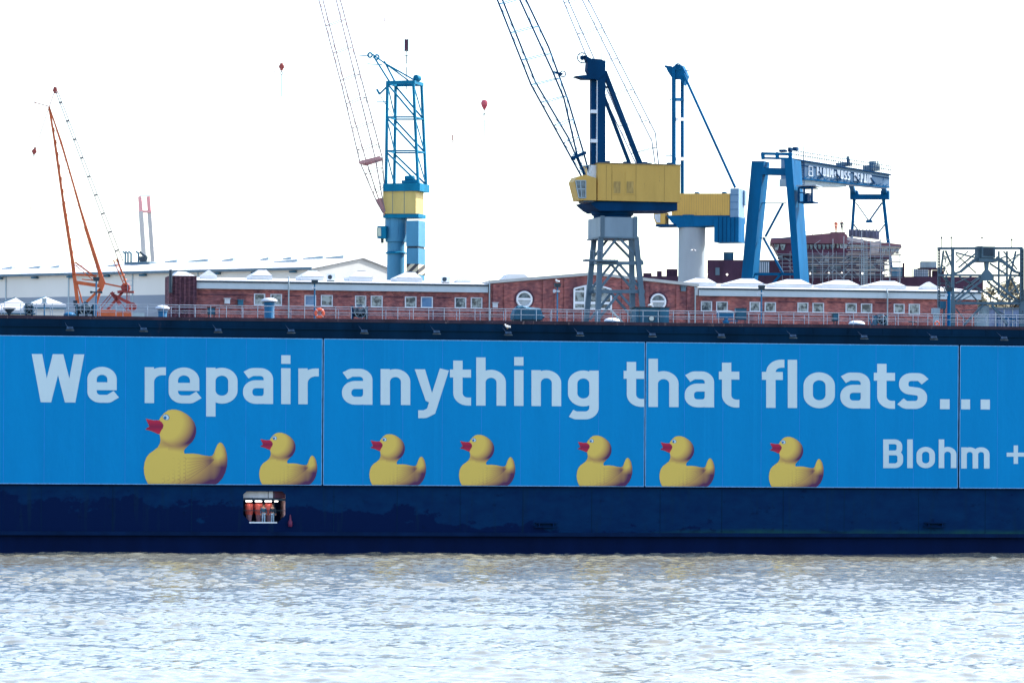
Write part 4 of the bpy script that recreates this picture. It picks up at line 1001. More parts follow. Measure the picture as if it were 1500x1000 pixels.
m = MB(C2); xa, _ = C2.px(984, 300, -2.0); xb, _ = C2.px(1069, 300, -2.0); z0 = C2.px(1030, 315.4, -2)[1]; zt2 = C2.px(1030, 283.5, -2)[1]
x = xa+.12
while x < xb: m.box(x, x+.05, -2.03, -2.0, z0+.02, zt2-.02); x += .33
m.build('corrugation', paint('corrugation', (.43, .28, .07), .6, .1, 2), hs)
m = MB(C2)
for f in (.35, .82): m.box(xa+(xb-xa)*f, xa+(xb-xa)*f+.5, -.6, .2, zt2+.002, zt2+.3)
m.build('roof_vent', BLUE, hs)
m = MB(C2); q0, q1, _, _ = m.boxpx(1069.5, 1082, 276, 318, -2.1, 1.3); m.box(q0-.1, q1+.25, .4, 1.6, C2.px(1075, 299, -2)[1], C2.px(1075, 277.5, -2)[1]); m.build('counterweight_box', BLUEG, t)
m = MB(C2); 
for y_ in (286, 296.5, 307): z_ = C2.px(1075, y_, -2.1)[1]; m.box(q0+.02, q1-.02, -2.13, -2.1, z_, z_+.05)
m.build('box_joint', BLUE, t)
m = MB(C2); m.boxpx(1046, 1082, 318.3, 354.5, -2.2, 1.2); m.build('counterweight', BLUE, t)
m = MB(C2); zc0 = C2.px(1064, 354.5, -2.2)[1]; zc1 = C2.px(1064, 318.3, -2.2)[1]; xa2 = C2.px(1046, 340, -2.2)[0]; xb2 = C2.px(1082, 340, -2.2)[0]
for k in range(1, 6): x = xa2+(xb2-xa2)*k/6; m.box(x, x+.06, -2.25, -2.2, zc0+.02, zc1-.02)
m.build('weight_rib', BLUED, t)
m = MB(C2); m.boxpx(960, 990, 328.5, 331.5, -2.0, .8); m.build('platform', BLUED, t)
m = MB(C2); m.quadpx([(958, 312), (974, 311), (974, 328.3), (961, 328.3), (957, 318)], -1.9, .2); m.build('cab', YEL, t)
m = MB(C2); m.quadpx([(959, 314), (967, 313.4), (967, 326), (962, 326), (958.4, 318)], -1.96, -1.9); m.build('cab_window', paint('pale_glass', (.45, .5, .55), .2, .3, 2), t)
pole('mast_post', BLUE, t, C2, (987, 100), (987, 284), -1.0, 5.0); pole('mast_post', BLUE, t, C2, (999.5, 112), (999.5, 284), .3, 4.2)
for y_ in (115, 146, 175, 233):
    m = MB(C2); m.bar(L2(989.5, y_, -.9), L2(1001, y_, .3), .42 if y_ > 120 else .3, .3); m.build('mast_rung', WHITE if y_ > 150 else BLUE, t)
m = MB(C2); m.quadpx([(975, 98), (984, 99), (991, 94), (999, 96), (1003, 104), (1006, 111), (1001, 125), (996, 116), (984, 114), (978, 105)], -1.0, .5); m.build('mast_head', BLUE, t)
m = MB(C2); m.ring(L2(993, 98, -1.2), .42, .07, C2.ey, 18, 6); m.bar(L2(999, 103, -.4), L2(1011, 104.5, -.4), .12); m.bar(L2(974, 97.5, -.4), L2(984, 99, -.4), .3); m.build('sheave', BLUE, t)
m = MB(C2); m.tube(L2(976, 145.5, -1), L2(990, 145.5, -1), .06); m.tube(L2(981.8, 146, -1), L2(981.8, 228, -1), .05); m.tube(L2(975, 228, -1), L2(990, 228, -1), .06); m.build('ladder', BLUE, t)
for o_ in (-1.4, 1.0): pole('back_strut', BLUE, t, C2, (1001, 108), (1077, 275), o_, 3.3)
j2 = [[ext((824.5, 0), (874, 118), -440), (824.5, 0), (874, 118), (958, 296)], [ext((832, 0), (872, 90), -440), (832, 0), (872, 90), (960, 298)],
      [ext((853, 0), (955, 207), -448), (853, 0), (955, 207), (968, 300)], [ext((862, 0), (960, 195), -450), (862, 0), (960, 195), (971, 300)]]
jib(t, C2, j2, (-2.2, -.6, -2.2, -.6), paint('far_jib', (.05, .08, .15), .6, .2, 2), .08, [-430, -380, -330, -280, -230, -180, -130, -85, -42, 4, 50, 95, 140, 185, 225, 262], .045)
hd = j2[0][0]
m = MB(C2); m.bar(L2(hd[0]-18, -442, -1.4), L2(hd[0]+44, -450, -1.4), .7, 1.8); m.bar(L2(hd[0], -442, -1.4), L2(563, -440, -1.4), .5); m.build('jib_head', BLUE, t)
hook('hook_block', 'long dark hook block hanging on chains over the top of the blue lattice tower', C2, 595.5, 66, -1.4, -440, 'long', 1.0)
hook('hook_block', 'tiny dark crane hook high in the sky left of the long hook block', C2, 563.5, 29, -1.4, -440, 'small', .8)

# ---- blue lattice tower crane
C3 = Frame(505, R_(-17), (590-750)/F*505)
def L3(px, py, off=0): return C3.P(px, py, off)
DP = 3.4
ax, az = C3.px(580, 355, 1.6)
t = thing('lattice_tower_crane', 'sky blue crane with an open lattice tower, a pale yellow house and a round column', 'crane', C3.w(ax, 1.6, 5))
m = MB(C3); m.lathe(C3.w(ax, 1.6, 5), [(1.17, 0), (1.17, az-5-.02), ], 28); m.build('column', BLUEL, t, True)
m = MB(C3); zr = C3.px(580, 372, 1.6)[1]; m.lathe(C3.w(ax, 1.6, zr), [(1.19, 0), (1.45, .02), (1.45, .1), (1.19, .3)], 28); m.build('column_ring', CYAN, t, True)
za = C3.px(580, 314, 1.6)[1]
m = MB(C3); m.lathe(C3.w(ax, 1.6, az), [(1.2, 0), (1.42, .05), (1.42, za-az)], 28)
for k in range(8):
    a = k*math.pi/4+.2; q = C3.w(ax, 1.6, az)+Vector((math.cos(a)*1.43, math.sin(a)*1.43, 0)); m.tube(q+Vector((0, 0, .5)), q+Vector((0, 0, za-az-.6)), .05, n=6)
m.build('drum', BLUEL, t, True)
m = MB(C3); m.quadpx([(561, 280), (609, 280), (609, 313), (561, 313)], -.2, 3.1); h3 = m.build('machinery_house', YELP, t)
m = MB(C3); 
for f in (575, 592): q = C3.px(f, 296, -.2)[0]; zz0 = C3.px(585, 313, -.2)[1]; zz1 = C3.px(585, 280, -.2)[1]; m.box(q, q+.04, -.23, -.2, zz0+.02, zz1-.02)
m.build('panel_joint', CYAN, h3)
m = MB(C3); m.boxpx(561, 615, 268.5, 279.8, -.5, 3.6); m.build('tower_base', CYAN, t)
m = MB(C3); m.boxpx(561, 613, 313.2, 319, -.1, 3.0); m.build('slewing_frame', CYAN, t)
m = MB(C3); bx0, bx1, _, bz1 = m.boxpx(595, 613, 323, 360.5, -.9, 2.0); m.build('counterweight_box', BLUEL, t)
m = MB(C3); m.boxpx(595.3, 612.7, 363.5, 386.5, -.9, 2.0); m.build('lower_box', BLUEL, t)
m = MB(C3); m.boxpx(596, 612, 360.6, 363.4, -.8, 1.9); m.build('spacer', DARK, t)
m = MB(C3); m.boxpx(595.3, 612.7, 386.6, 402, -.9, 2.0); m.build('hazard_band', STRIPE_M, t)
m = MB(C3); m.box(bx0+.05, bx1-.05, -.85, 1.95, 5, C3.px(600, 402.1, -.9)[1]); m.build('support_box', BLUEL, t)
m = MB(C3); m.boxpx(552.5, 565, 331, 349, -.3, 1.4); m.build('cab', CYAN, t)
m = MB(C3); m.boxpx(551.5, 558, 333.5, 346, -.36, -.30); m.build('cab_window', paint('cab_pale', (.45, .5, .4), .3, .3, 3), t)
m = MB(C3); m.tube(L3(560, 350, .4), L3(560, 356, .4), .2); m.build('cab_lamp', DARK, t)
posts = {}
fr_l = [(567.5, 121), (565.5, 269)]; fr_r = [(605.6, 121), (612.3, 269)]; 
def off_pt(pts, y, off):   # same local x at another depth
    x, z = C3.px(aty(pts, y), y, 0); return C3.w(x, off, z)
for pts in (fr_l, fr_r):
    for off in (0, DP):
        m = MB(C3); m.bar(off_pt(pts, 121, off), off_pt(pts, 269, off), .33); m.build('tower_post', CYAN, t)
m = MB(C3)
for y_ in (171.6, 221):
    c4 = [off_pt(fr_l, y_, 0), off_pt(fr_r, y_, 0), off_pt(fr_r, y_, DP), off_pt(fr_l, y_, DP)]
    for a in range(4): m.bar(c4[a], c4[(a+1) % 4], .2)
for ya, yb in ((123, 171), (173, 220), (223, 268)):
    for off in (0, DP): m.bar(off_pt(fr_l, ya, off), off_pt(fr_r, yb, off), .22)
    m.bar(off_pt(fr_r, ya, 0), off_pt(fr_r, yb, DP), .14); m.bar(off_pt(fr_l, ya, 0), off_pt(fr_l, yb, DP), .14)
m.build('tower_bracing', CYAN, t)
m = MB(C3); x0 = C3.px(567, 121, 0)[0]; x1 = C3.px(607, 121, 0)[0]; z_ = C3.px(590, 121, 0)[1]
for off in (-.15, DP-.15): m.box(x0-.1, x1+.1, off, off+.35, z_-.2, z_+.25)
m.box(x0-.1, x0+.3, .2, DP-.15, z_-.2, z_+.25); m.box(x1-.3, x1+.1, .2, DP-.15, z_-.2, z_+.25); m.build('top_frame', CYAN, t)
m = MB(C3)
for off in (.3, DP-.5):
    m.bar(L3(606, 117, off), L3(562, 92, off), .2); m.bar(L3(598, 118, off), L3(546, 80, off), .18); m.bar(L3(570, 119, off), L3(548, 84, off), .2); m.bar(L3(578, 119, off), L3(563, 90, off), .2)
m.bar(L3(548, 84, .3), L3(548, 84, DP-.5), .3); m.build('head_arm', CYAN, t)
m = MB(C3)
for px_, py_ in ((542, 81), (552, 84)): m.ring(L3(px_, py_, 1.2), .3, .12, C3.ey, 16, 6)
m.bar(L3(526, 82.5, 1.2), L3(542, 81, 1.2), .12); m.bar(L3(538, 94, 1.2), L3(560, 95, 1.2), .12); m.build('head_sheave', CYAN, t)
m = MB(C3); m.lathe(L3(609, 114, .6), [(.36, 0), (.42, .1), (.42, 1.2), (.3, 1.3)], 14, C3.ey); m.build('head_motor', CYAN, t, True)
m = MB(C3); m.bar(L3(567, 127, 0), L3(556, 138, 0), .2); m.bar(L3(556, 138, 0), L3(552, 131, 0), .25); m.tube(L3(556, 139, 0), L3(576, 170, 0), .05); m.tube(L3(552, 149.5, 0), L3(566, 149.5, 0), .06); m.build('side_bracket', CYAN, t)
m = MB(C3); m.lathe(L3(594, 262, 1.5), [(.42, 0), (.42, 1.2)], 14, C3.ex); m.box(C3.px(590, 262, 1.5)[0], C3.px(612, 262, 1.5)[0], 1, 2.4, C3.px(600, 268.4, 1.5)[1], C3.px(600, 264.5, 1.5)[1]); m.build('winch', CYAN, t, True)
j3 = [[ext((467, 0), (527, 237), -212), (467, 0), (501.5, 129), (527, 237), (552, 296), (561, 312)], [ext((473, 0), (535, 231), -212), (473, 0), (505, 124), (535, 231), (556, 296), (562, 312)],
      [ext((492.5, 0), (549.5, 231), -214), (492.5, 0), (549.5, 231), (560, 290), (564, 310)], [ext((498.5, 0), (560, 231), -214), (498.5, 0), (560, 231), (564, 290), (565, 310)]]
PINKJ = paint('jib_pinkish_grey', (.22, .15, .17), .6, .3, 2)
jib(t, C3, j3, (-.6, .8, -.6, .8), PINKJ, .085, [-205, -160, -115, -75, -38, 0, 38, 78, 118, 152, 188, 220, 255, 282], .05)
m = MB(C3); m.bar(L3(527, 238.5, -.6), L3(557, 231, -.6), .42); m.bar(L3(535, 241, .8), L3(560, 233, .8), .4); m.bar(L3(527, 238, -.6), L3(535, 241, .8), .3); m.build('jib_bracket', PINKR, t)
m = MB(C3); m.quadpx([(551, 292), (557, 290), (563, 306), (563, 316), (557, 306)], -.3, .7); m.build('jib_foot', PINKR, t)
hx3 = j3[0][0][0]
m = MB(C3); m.bar(L3(hx3-14, -212, .1), L3(hx3+32, -216, .1), .6, 1.6); m.bar(L3(401, -212, .1), L3(420, -213, .1), .4); m.build('jib_head', CYAN, t)
hook('hook_block', 'pale red crane hook block hanging at the left of the pale lattice jib', C3, 412.5, 98, .1, -212, 'block', .95)
hook('hook_block', 'tiny dark hook hanging just left of the pale red hook block', C3, 402, 103.5, .1, -212, 'small', .6)

# ---- orange A-frame crane
C4 = Frame(386, R_(4), (140-750)/F*386)
def L4(px, py, off=0): return C4.P(px, py, off)
t = thing('a_frame_crane', 'orange crane with a tall narrow A-frame boom leaning left at the far left', 'crane', C4.w(0, 0, zb1))
k4 = 386/F
legL = [(72, 157), (80, 206), (93, 298), (106, 381), (114, 446)]; legR = [(72, 157), (89, 206), (110, 279), (125, 332), (146, 400), (152, 415)]
for pts, ws in ((legL, (2.0, 3.1, 3.6, 4.6, 5.2)), (legR, (1.8, 2.4, 2.7, 3.2, 4.6, 5.6))):
    m = MB(C4)
    for i in range(len(pts)-1): m.bar(L4(*pts[i]), L4(*pts[i+1]), ws[i+1]*k4, .35)
    m.build('boom_leg', ORANGE, t)
m = MB(C4); m.bar(L4(72, 157, .5), L4(112, 285, 1.2), .06); m.bar(L4(112, 285, 1.2), L4(149, 400, 1.2), .08)
for f in range(10): p = lerp2([(97, 236), (146, 400)], f/9); m.bar(L4(p[0], p[1], 0), L4(p[0]-1, p[1]-2, 1.2), .12)
m.build('boom_chord', ORANGE, t)
m = MB(C4)
for i, y_ in enumerate(range(190, 400, 18)):
    xa = aty(legL, y_); xb = aty(legR, y_+4); m.tube(L4(xa, y_, .1), L4(xb, y_+4, .1), .035, n=4)
    m.tube(L4(xa+2, y_-3, -.2), L4(xa+2, y_+5, -.2), .05, n=5)
m.build('boom_lacing', ORANGE, t)
m = MB(C4)
for p, q, wd in (((106, 402), (142, 404), 2.5), ((108, 413), (148, 419), 5), ((110, 384), (140, 406), 2.2), ((110, 388), (136, 410), 1.2), ((127, 442), (150, 420), 3.5), ((150, 415), (141, 446), 3.5), ((152, 415), (182, 421), 2.2), ((113, 415), (121, 444), 2), ((120, 409), (140, 411), 1.4)): m.bar(L4(p[0], p[1]), L4(q[0], q[1]), wd*k4, .35)
m.build('base_frame', ORANGE, t)
m = MB(C4); m.quadpx([(144, 399), (150, 401), (153, 417), (149, 427), (144, 418)], -.3, .5); m.build('boom_knee', ORANGE, t)
m = MB(C4)
for o_ in (-.5, .5): m.tube(L4(81.5, 134, o_), L4(175, 385, o_), .05, n=5); m.tube(L4(84.5, 134, o_), L4(180, 382, o_), .05, n=5)
for k in range(9): p = lerp2([(82, 134), (177, 383)], (k+.6)/9.2); m.bar(L4(p[0]-1.7, p[1]+1, 0), L4(p[0]+2.7, p[1]-.6, 0), .09, 1.1)
m.build('stay_rope', CABLE, t)
m = MB(C4)
for o_ in (-.4, .4): m.bar(L4(166, 381, o_), L4(182, 418, o_), .1); m.bar(L4(171, 379, o_), L4(186, 418, o_), .18)
for k in range(5): m.bar(L4(167+k*3.4, 383+k*7, -.4), L4(173+k*3, 381+k*7, .4), .08)
m.build('gantry_leg', ORANGE, t)
m = MB(C4); m.quadpx([(77, 133), (79, 127), (83, 128), (84, 136), (80, 137)], -.2, .3); m.build('stay_head', RUSTR, t)
m = MB(C4); m.tube(L4(80, 134), L4(72, 157), .04); m.tube(L4(72, 156), L4(51.5, 150.5), .045); m.tube(L4(72, 157, .1), L4(52.5, 216, .1), .035); m.tube(L4(51.5, 150.5), L4(51.5, 300), .010, n=4); m.ring(L4(51, 150.5), .08, .04, C4.ey, 10, 6); m.build('tip_arm', RUSTR, t)
m = MB(C4); m.lathe(L4(184, 421, -.3), [(.4, 0), (.48, .1), (.48, .5), (.4, .6)], 16, C4.ey); m.bar(L4(172, 428, 0), L4(187, 425, 0), .25, .6); m.build('hinge_drum', RUSTR, t, True)
m = MB(C4)
for x_, y_ in ((187, 411), (195, 411)):
    m.tube(L4(x_, 411, -.5), L4(x_, 427, -.5), .025, n=5); m.tube(L4(x_, 411, .6), L4(x_, 427, .6), .025, n=5)
for y_ in (411, 418): m.tube(L4(187, y_, -.5), L4(195, y_, -.5), .025, n=5); m.tube(L4(195, y_, -.5), L4(195, y_, .6), .025, n=5)
m.build('basket_rail', RAILM, t)
m = MB(C4); m.boxpx(181, 196, 426, 428.5, -.6, .7); m.build('basket_floor', RUSTR, t)
m = MB(C4)
for p, q, wd in (((182, 425), (152, 460), 3.6), ((163, 428), (176, 446), 5), ((166, 432), (198, 448), 4.4), ((164, 428), (144, 452), .8), ((168, 428), (146, 456), .8), ((186, 428), (186, 458), 1.6), ((189, 428), (189, 458), .7), ((175, 440), (186, 455), 1.0)): m.bar(L4(p[0], p[1], .2), L4(q[0], q[1], .2), wd*k4, .4)
m.build('lever_linkage', RUSTR, t)
m = MB(C4); m.lathe(L4(194, 449, -.2), [(.3, 0), (.42, .05), (.42, .5), (.3, .55)], 18, C4.ey); m.build('rope_drum', RUSTR, t, True)
m = MB(C4); xa = C4.px(142, 458)[0]; xb = C4.px(193, 458)[0]; m.box(xa, xb, -.8, 1.5, zb1+.4, C4.px(160, 456)[1]); m.box(xa+.4, xb-1.6, -.7, 1.4, C4.px(160, 456)[1]+.002, C4.px(160, 453.5)[1]); m.build('carriage', ORANGE, t)
m = MB(C4)
for f in (.06, .94): q = xa+(xb-xa)*f; m.lathe(C4.w(q, -.6, zb1+.2), [(.2, 0), (.2, .3)], 12, C4.ey)
m.bar(L4(110, 440), C4.w(C4.px(110, 440)[0]+.5, 0, zb1), .4); m.bar(L4(126, 442), C4.w(C4.px(126, 442)[0], 0, zb1), .35); m.build('bogie', DARK, t)
p = L4(50.2, 221.6); tt = thing('hook_block', 'red hook block hanging below the tip of the orange crane', 'crane hook', p, 'crane hooks hanging in the sky')
m = MB(C4); m.lathe(p+Vector((0, 0, -.02))-C4.ey*.12, [(.2, 0), (.25, .04), (.25, .2), (.2, .24)], 14, C4.ey); m.bar(p+Vector((-.05, 0, -.32)), p+Vector((.1, 0, .38)), .22); m.build('block', RUSTR, tt)
m = MB(C4); m.ring(p+Vector((0, 0, -.42)), .1, .035, C4.ey, 12, 6); m.build('hook', DARK, tt)
hook('hook_block', 'tiny dark weight hanging in the empty sky at the left edge', C4, 45, 303.5, 0, 290, 'small', .45)

# ---- gantry crane behind the ship
C5 = Frame(546, R_(-22), (1140-750)/F*546)
def L5(px, py, off=0): return C5.P(px, py, off)
x, z = C5.px(1094, 407, 0)
t = thing('gantry_crane', 'tall blue gantry crane whose grey girder carries white lettering', 'gantry crane', C5.w(C5.px(1140, 407)[0], 0, 5))
def down(p, q, y=480): return (q[0]+(q[0]-p[0])*(y-q[1])/(q[1]-p[1]), y)
def leg(a0, a1, b0_, b1, off0, off1, mat=BLUE):
    m = MB(C5); m.quadpx([a0, a1, down(a1, b1), down(a0, b0_)], off0, off1); m.build('gantry_leg', mat, t)
leg((1101, 236), (1119, 236), (1086, 407), (1102, 407), 0, 2.6)
leg((1148.5, 233), (1160, 233), (1163, 409), (1172, 409), -2.6, 1.6)
m = MB(C5); m.quadpx([(1116, 245.5), (1150, 246.5), (1150, 256.5), (1114, 255.5)], -.2, 1.4); m.build('cross_beam', BLUE, t)
m = MB(C5)
for o_ in (-1.2, 2.0): m.quadpx([(1116, 223), (1160, 224), (1160, 228), (1116, 227)], o_, o_+.3); m.quadpx([(1117, 230), (1160, 231), (1160, 234), (1117, 233)], o_, o_+.3)
for x_ in (1117, 1138, 1157): m.bar(L5(x_, 223.5, -1.1), L5(x_+1, 233.5, -1.1), .45); m.bar(L5(x_, 224, -1.1), L5(x_, 224, 2.1), .25)
m.build('top_frame', BLUE, t)
m = MB(C5); m.boxpx(1141, 1150, 219, 222.5, 0, 1); m.boxpx(1154, 1158, 216, 222.5, 0, 1); m.boxpx(1161, 1167, 215.5, 220, 0, 1); m.tube(L5(1128, 215.5), L5(1150, 216), .05); m.tube(L5(1177, 214), L5(1177.5, 262, -1.4), .05); m.build('wind_gear', BLUED, t)
m = MB(C5)
for p, q, wd in (((1112, 297.5), (1152, 297.5), 1.3), ((1147, 298), (1121, 347), 2.8), ((1118, 348), (1145, 397), 3.0), ((1114, 349), (1158, 349), 1.2), ((1104, 401.5), (1164, 401.5), 3.5), ((1147, 398), (1128, 420), 3)): m.bar(L5(p[0], p[1], 1), L5(q[0], q[1], 1), wd*546/F, .3)
m.build('leg_bracing', BLUE, t)
# girder runs back to the far legs: its own frame, turned away to the right
G = Frame(553, R_(40), C5.P(1160, 240, 0).x)
def LG(px, py, off=0): return G.P(px, py, off)
GREYG = paint('girder_grey', (.085, .18, .29), .5, .12, .3)
gxa = G.px(1158, 245, -1.3)[0]; gxb = G.px(1303, 265, -1.3)[0]
gz1 = G.px(1160, 231.5, -1.3)[1]; gz1b = G.px(1302, 254.5, -1.3)[1]; gz0 = G.px(1180, 263, -1.3)[1]
gz0b = G.px(1300, 275.5, -1.3)[1]
m = MB(G); w5 = G.w; m.hexa([w5(gxa, -1.3, gz0), w5(gxb, -1.3, gz0b), w5(gxb, .7, gz0b), w5(gxa, .7, gz0), w5(gxa, -1.3, gz1), w5(gxb, -1.3, gz1b), w5(gxb, .7, gz1b), w5(gxa, .7, gz1)]); gird = m.build('girder', GREYG, t)
m = MB(G); xm = G.px(1242, 272, -1.3)[0]; m.hexa([w5(gxa, -1.0, gz0-1.1), w5(xm, -1.0, gz0-.6), w5(xm, 1.0, gz0-.6), w5(gxa, 1.0, gz0-1.1), w5(gxa, -1.0, gz0-.01), w5(xm, -1.0, (gz0+gz0b)/2-.01), w5(xm, 1.0, (gz0+gz0b)/2-.01), w5(gxa, 1.0, gz0-.01)]); m.build('lower_flange', GREYL, t)
m = MB(G)
for k in range(1, 15):
    f = k/15; x_ = gxa+(gxb-gxa)*f; a_, c_ = gz0+(gz0b-gz0)*f, gz1+(gz1b-gz1)*f
    m.box(x_, x_+.16, -1.36, -1.3, a_, a_+(c_-a_)*.2); m.bar(w5(x_, -1.33, a_+.1), w5(x_+.9, -1.33, a_+(c_-a_)*.22), .1, .06)
m.hexa([w5(gxa, -1.38, gz0), w5(gxb, -1.38, gz0b), w5(gxb, -1.301, gz0b), w5(gxa, -1.301, gz0), w5(gxa, -1.38, gz0+.22), w5(gxb, -1.38, gz0b+.22), w5(gxb, -1.301, gz0b+.22), w5(gxa, -1.301, gz0+.22)])
m.build('stiffener', BLUE, gird)
# girder walkway with rails
m = MB(G)
for k in range(44):
    f = k/43; x_ = gxa+(gxb-gxa)*f; z_ = gz1+(gz1b-gz1)*f
    m.tube(w5(x_, -1.5, z_), w5(x_, -1.5, z_+1.1), .06, n=4)
for h_ in (.55, 1.1): m.tube(w5(gxa, -1.5, gz1+h_), w5(gxb, -1.5, gz1b+h_), .06, n=4)
m.hexa([w5(gxa, -1.7, gz1-.25), w5(gxb, -1.7, gz1b-.25), w5(gxb, -1.31, gz1b-.25), w5(gxa, -1.31, gz1-.25), w5(gxa, -1.7, gz1-.08), w5(gxb, -1.7, gz1b-.08), w5(gxb, -1.31, gz1b-.08), w5(gxa, -1.31, gz1-.08)])
m.hexa([w5(gxa, -1.36, gz1-.95), w5(gxb, -1.36, gz1b-.75), w5(gxb, -1.31, gz1b-.75), w5(gxa, -1.31, gz1-.95), w5(gxa, -1.36, gz1-.8), w5(gxb, -1.36, gz1b-.6), w5(gxb, -1.31, gz1b-.6), w5(gxa, -1.31, gz1-.8)])
m.build('walkway', BLUED, t)
m = MB(G); m.tube(LG(1242, 229, -1), LG(1243, 243, -1), .25); m.boxpx(1239, 1248, 238, 243, -1, 1); m.build('winch_house', GREYS, t)
m = MB(G); m.boxpx(1278, 1289, 242, 250, -1, 1); m.boxpx(1280, 1284, 236, 242, -.6, .4); m.tube(LG(1286, 236, 0), LG(1286, 242, 0), .12); m.build('girder_machinery', GREYS, t)
for px_ in (1203, 1229, 1256, 1279): m = MB(G); a = LG(px_, 252+(px_-1180)*.12+5, -1.5); m.bar(a+G.ex*-.5+Vector((0, 0, .8)), a+G.ex*.4, .16); m.bar(a+G.ex*-.5, a+G.ex*.4, .14); m.build('lamp_bracket', BLUED, t)
tb = lambda px: 256.5+(px-1196)*(269-256.5)/(1276-1196)
ws = [('B', 7.2), ('L', 6), ('O', 7.2), ('H', 7.2), ('M', 9.5), ('+', 6), ('V', 8), ('O', 7.2), ('S', 7), ('S', 7), (' ', 7), ('R', 7), ('E', 6.5), ('P', 6.8), ('A', 7.5), ('I', 2.6), ('R', 7)]
x = 1196.5; items = []; sc_ = 80.5/(sum(a for _, a in ws)+1.6*16)
for ch, a in ws:
    if ch != ' ': items.append((ch, x, x+a*sc_))
    x += (a+1.6)*sc_
LETW = paint('girder_letters', (.64, .72, .78), .6, .03, 1)
for it in items: text_mesh(t, G, -1.42, [it], 9, 12.5 if it[0] != '+' else 7, 3, 1.9, 1.0, (lambda px: tb(px)) if it[0] != '+' else (lambda px: tb(px)-2.5), LETW)
m = MB(G)
for p, q in (((1185, 243.5), (1190.5, 244.3)), ((1190.5, 244.3), (1190.5, 258)), ((1190.5, 258), (1185, 257.2)), ((1185, 257.2), (1185, 243.5)), ((1185, 250.5), (1190.5, 251.2))): m.bar(LG(p[0], p[1], -1.42), LG(q[0], q[1], -1.42), .13, .03)
m.build('emblem', LETW, t)
m = MB(G)
for k in range(14): y_ = 238+k*2.5; m.bar(LG(1172, y_, -1.45), LG(1178, y_+.3, -1.45), .08, .05)
m.bar(LG(1172, 236, -1.45), LG(1172, 271, -1.45), .1, .06); m.bar(LG(1178, 236, -1.45), LG(1178, 271, -1.45), .1, .06); m.build('ladder', BLUED, t)
# cab
m = MB(C5); c0, c1, cz0, cz1 = m.boxpx(1169, 1191, 274, 275.5, -2.8, -.2); m.boxpx(1169, 1191, 295, 297, -2.8, -.2)
for x_ in (1170, 1178, 1189.5): m.bar(L5(x_, 275, -2.75), L5(x_, 296, -2.75), .25); m.bar(L5(x_, 275, -.3), L5(x_, 296, -.3), .25)
m.bar(L5(1170, 282, -2.75), L5(1190, 284, -2.75), .15)
m.boxpx(1179, 1183, 284, 295, -2.6, -.6); m.build('cab', BLUED, t)
m = MB(C5); m.boxpx(1166, 1195, 271, 272.5, -3, 0); m.build('cab_roof', RAILM, t)
# far legs
FG = Frame(G.P(1270, 285, 0).y+12, R_(-10), G.P(1270, 285, 0).x)
def LF(px, py, off=0): return FG.P(px, py, off)
kf = FG.o.y/F
m = MB(FG); m.quadpx([(1245, 279), (1256, 279), (1257, 284.5), (1290, 284.5), (1290, 279), (1302, 279), (1302, 291.5), (1245, 291.5)], -1, 1)
for px_ in (1250, 1296): m.bar(FG.P(px_, 281, -1), FG.P(px_, 281, -1)+Vector((-1.5, -10, 1.2)), .7, .5)
m.build('far_cross_beam', BLUE, t)
for p, q, wd in (((1251.5, 291), (1248.5, 334), 3.8), ((1294, 291), (1299.5, 340), 4.6)): 
    m = MB(FG); m.bar(LF(*p), LF(*down(p, q, 470)), wd*kf, .8); m.build('gantry_leg', BLUE, t)
m = MB(FG)
for p, q, wd in (((1254, 297), (1273, 324), 1.6), ((1292, 297), (1273, 324), 2.4), ((1251, 325.5), (1296, 325.5), 1), ((1296, 329), (1286, 342), 1.8), ((1251, 329), (1260, 342), 1.8)): m.bar(LF(*p), LF(*q), wd*kf, .2)
m.quadpx([(1269, 322), (1277, 322), (1278, 326), (1268, 326)], -.3, .3); m.build('far_bracing', BLUE, t)

# ---- ship in the dock behind: maroon hull, bridge house
SH = Frame(563, R_(-3), (1200-750)/F*563)
def LS(px, py, off=0): return SH.P(px, py, off)
t = thing('ship', 'dark maroon ship under repair with a wide bridge house, half hidden behind the brick building', 'ship', SH.w(0, 6, 5))
m = MB(SH); m.boxpx(1036, 1178, 381, 470, 0, 8, z0=5); m.build('forecastle', MAROOND, t)
m = MB(SH); m.boxpx(1176, 1440, 405, 470, -.5, 8, z0=5); m.build('hull', MAROOND, t)
m = MB(SH); m.boxpx(1142, 1296, 371, 405.5, 1, 7.5); sup = m.build('superstructure', MAROON, t)
m = MB(SH)
for y_ in (378, 386, 394, 402): m.boxpx(1139, 1300, y_, y_+1.3, .2, 1)
m.build('deck_edge', paint('deck_edge_blue', (.04, .07, .13), .6, .3, 1), t)
m = MB(SH); m.quadpx([(1129, 350), (1177, 345), (1222, 341), (1240, 343), (1243, 350), (1272, 353), (1320, 358), (1321, 362), (1240, 357), (1129, 356)], -1.2, 7.5); m.build('bridge_roof', PRIMER, t)
m = MB(SH); m.quadpx([(1131, 356), (1240, 357.5), (1318, 362), (1302, 379), (1240, 374), (1140, 372)], -.9, 7); m.build('bridge', MAROON, t)
def pane_(x0, x1, y0, y1, sk=2, mat=PANE):
    f_ = MB(SH); f_.quadpx([(x0-.6, y0-.6), (x1+.6, y0-.2), (x1+.6-sk, y1+.8), (x0-.6+sk*0+1.2, y1+.4)], -1.0, -.92); fo = f_.build('window', WHITED if x0 > 1230 else MAROOND, t)
    g_ = MB(SH); g_.quadpx([(x0, y0), (x1, y0+.4), (x1-sk, y1+.2), (x0+1.2, y1)], -1.05, -1.0); g_.build('pane', mat, fo)
for x0 in (1134, 1143): pane_(x0, x0+7.5, 357.5, 366)
for k in range(7): pane_(1180+k*6.0, 1185+k*6.0, 358, 365, 1, PANED)
for k in range(4): pane_(1219+k*5.6, 1223.6+k*5.6, 354, 363, 1)
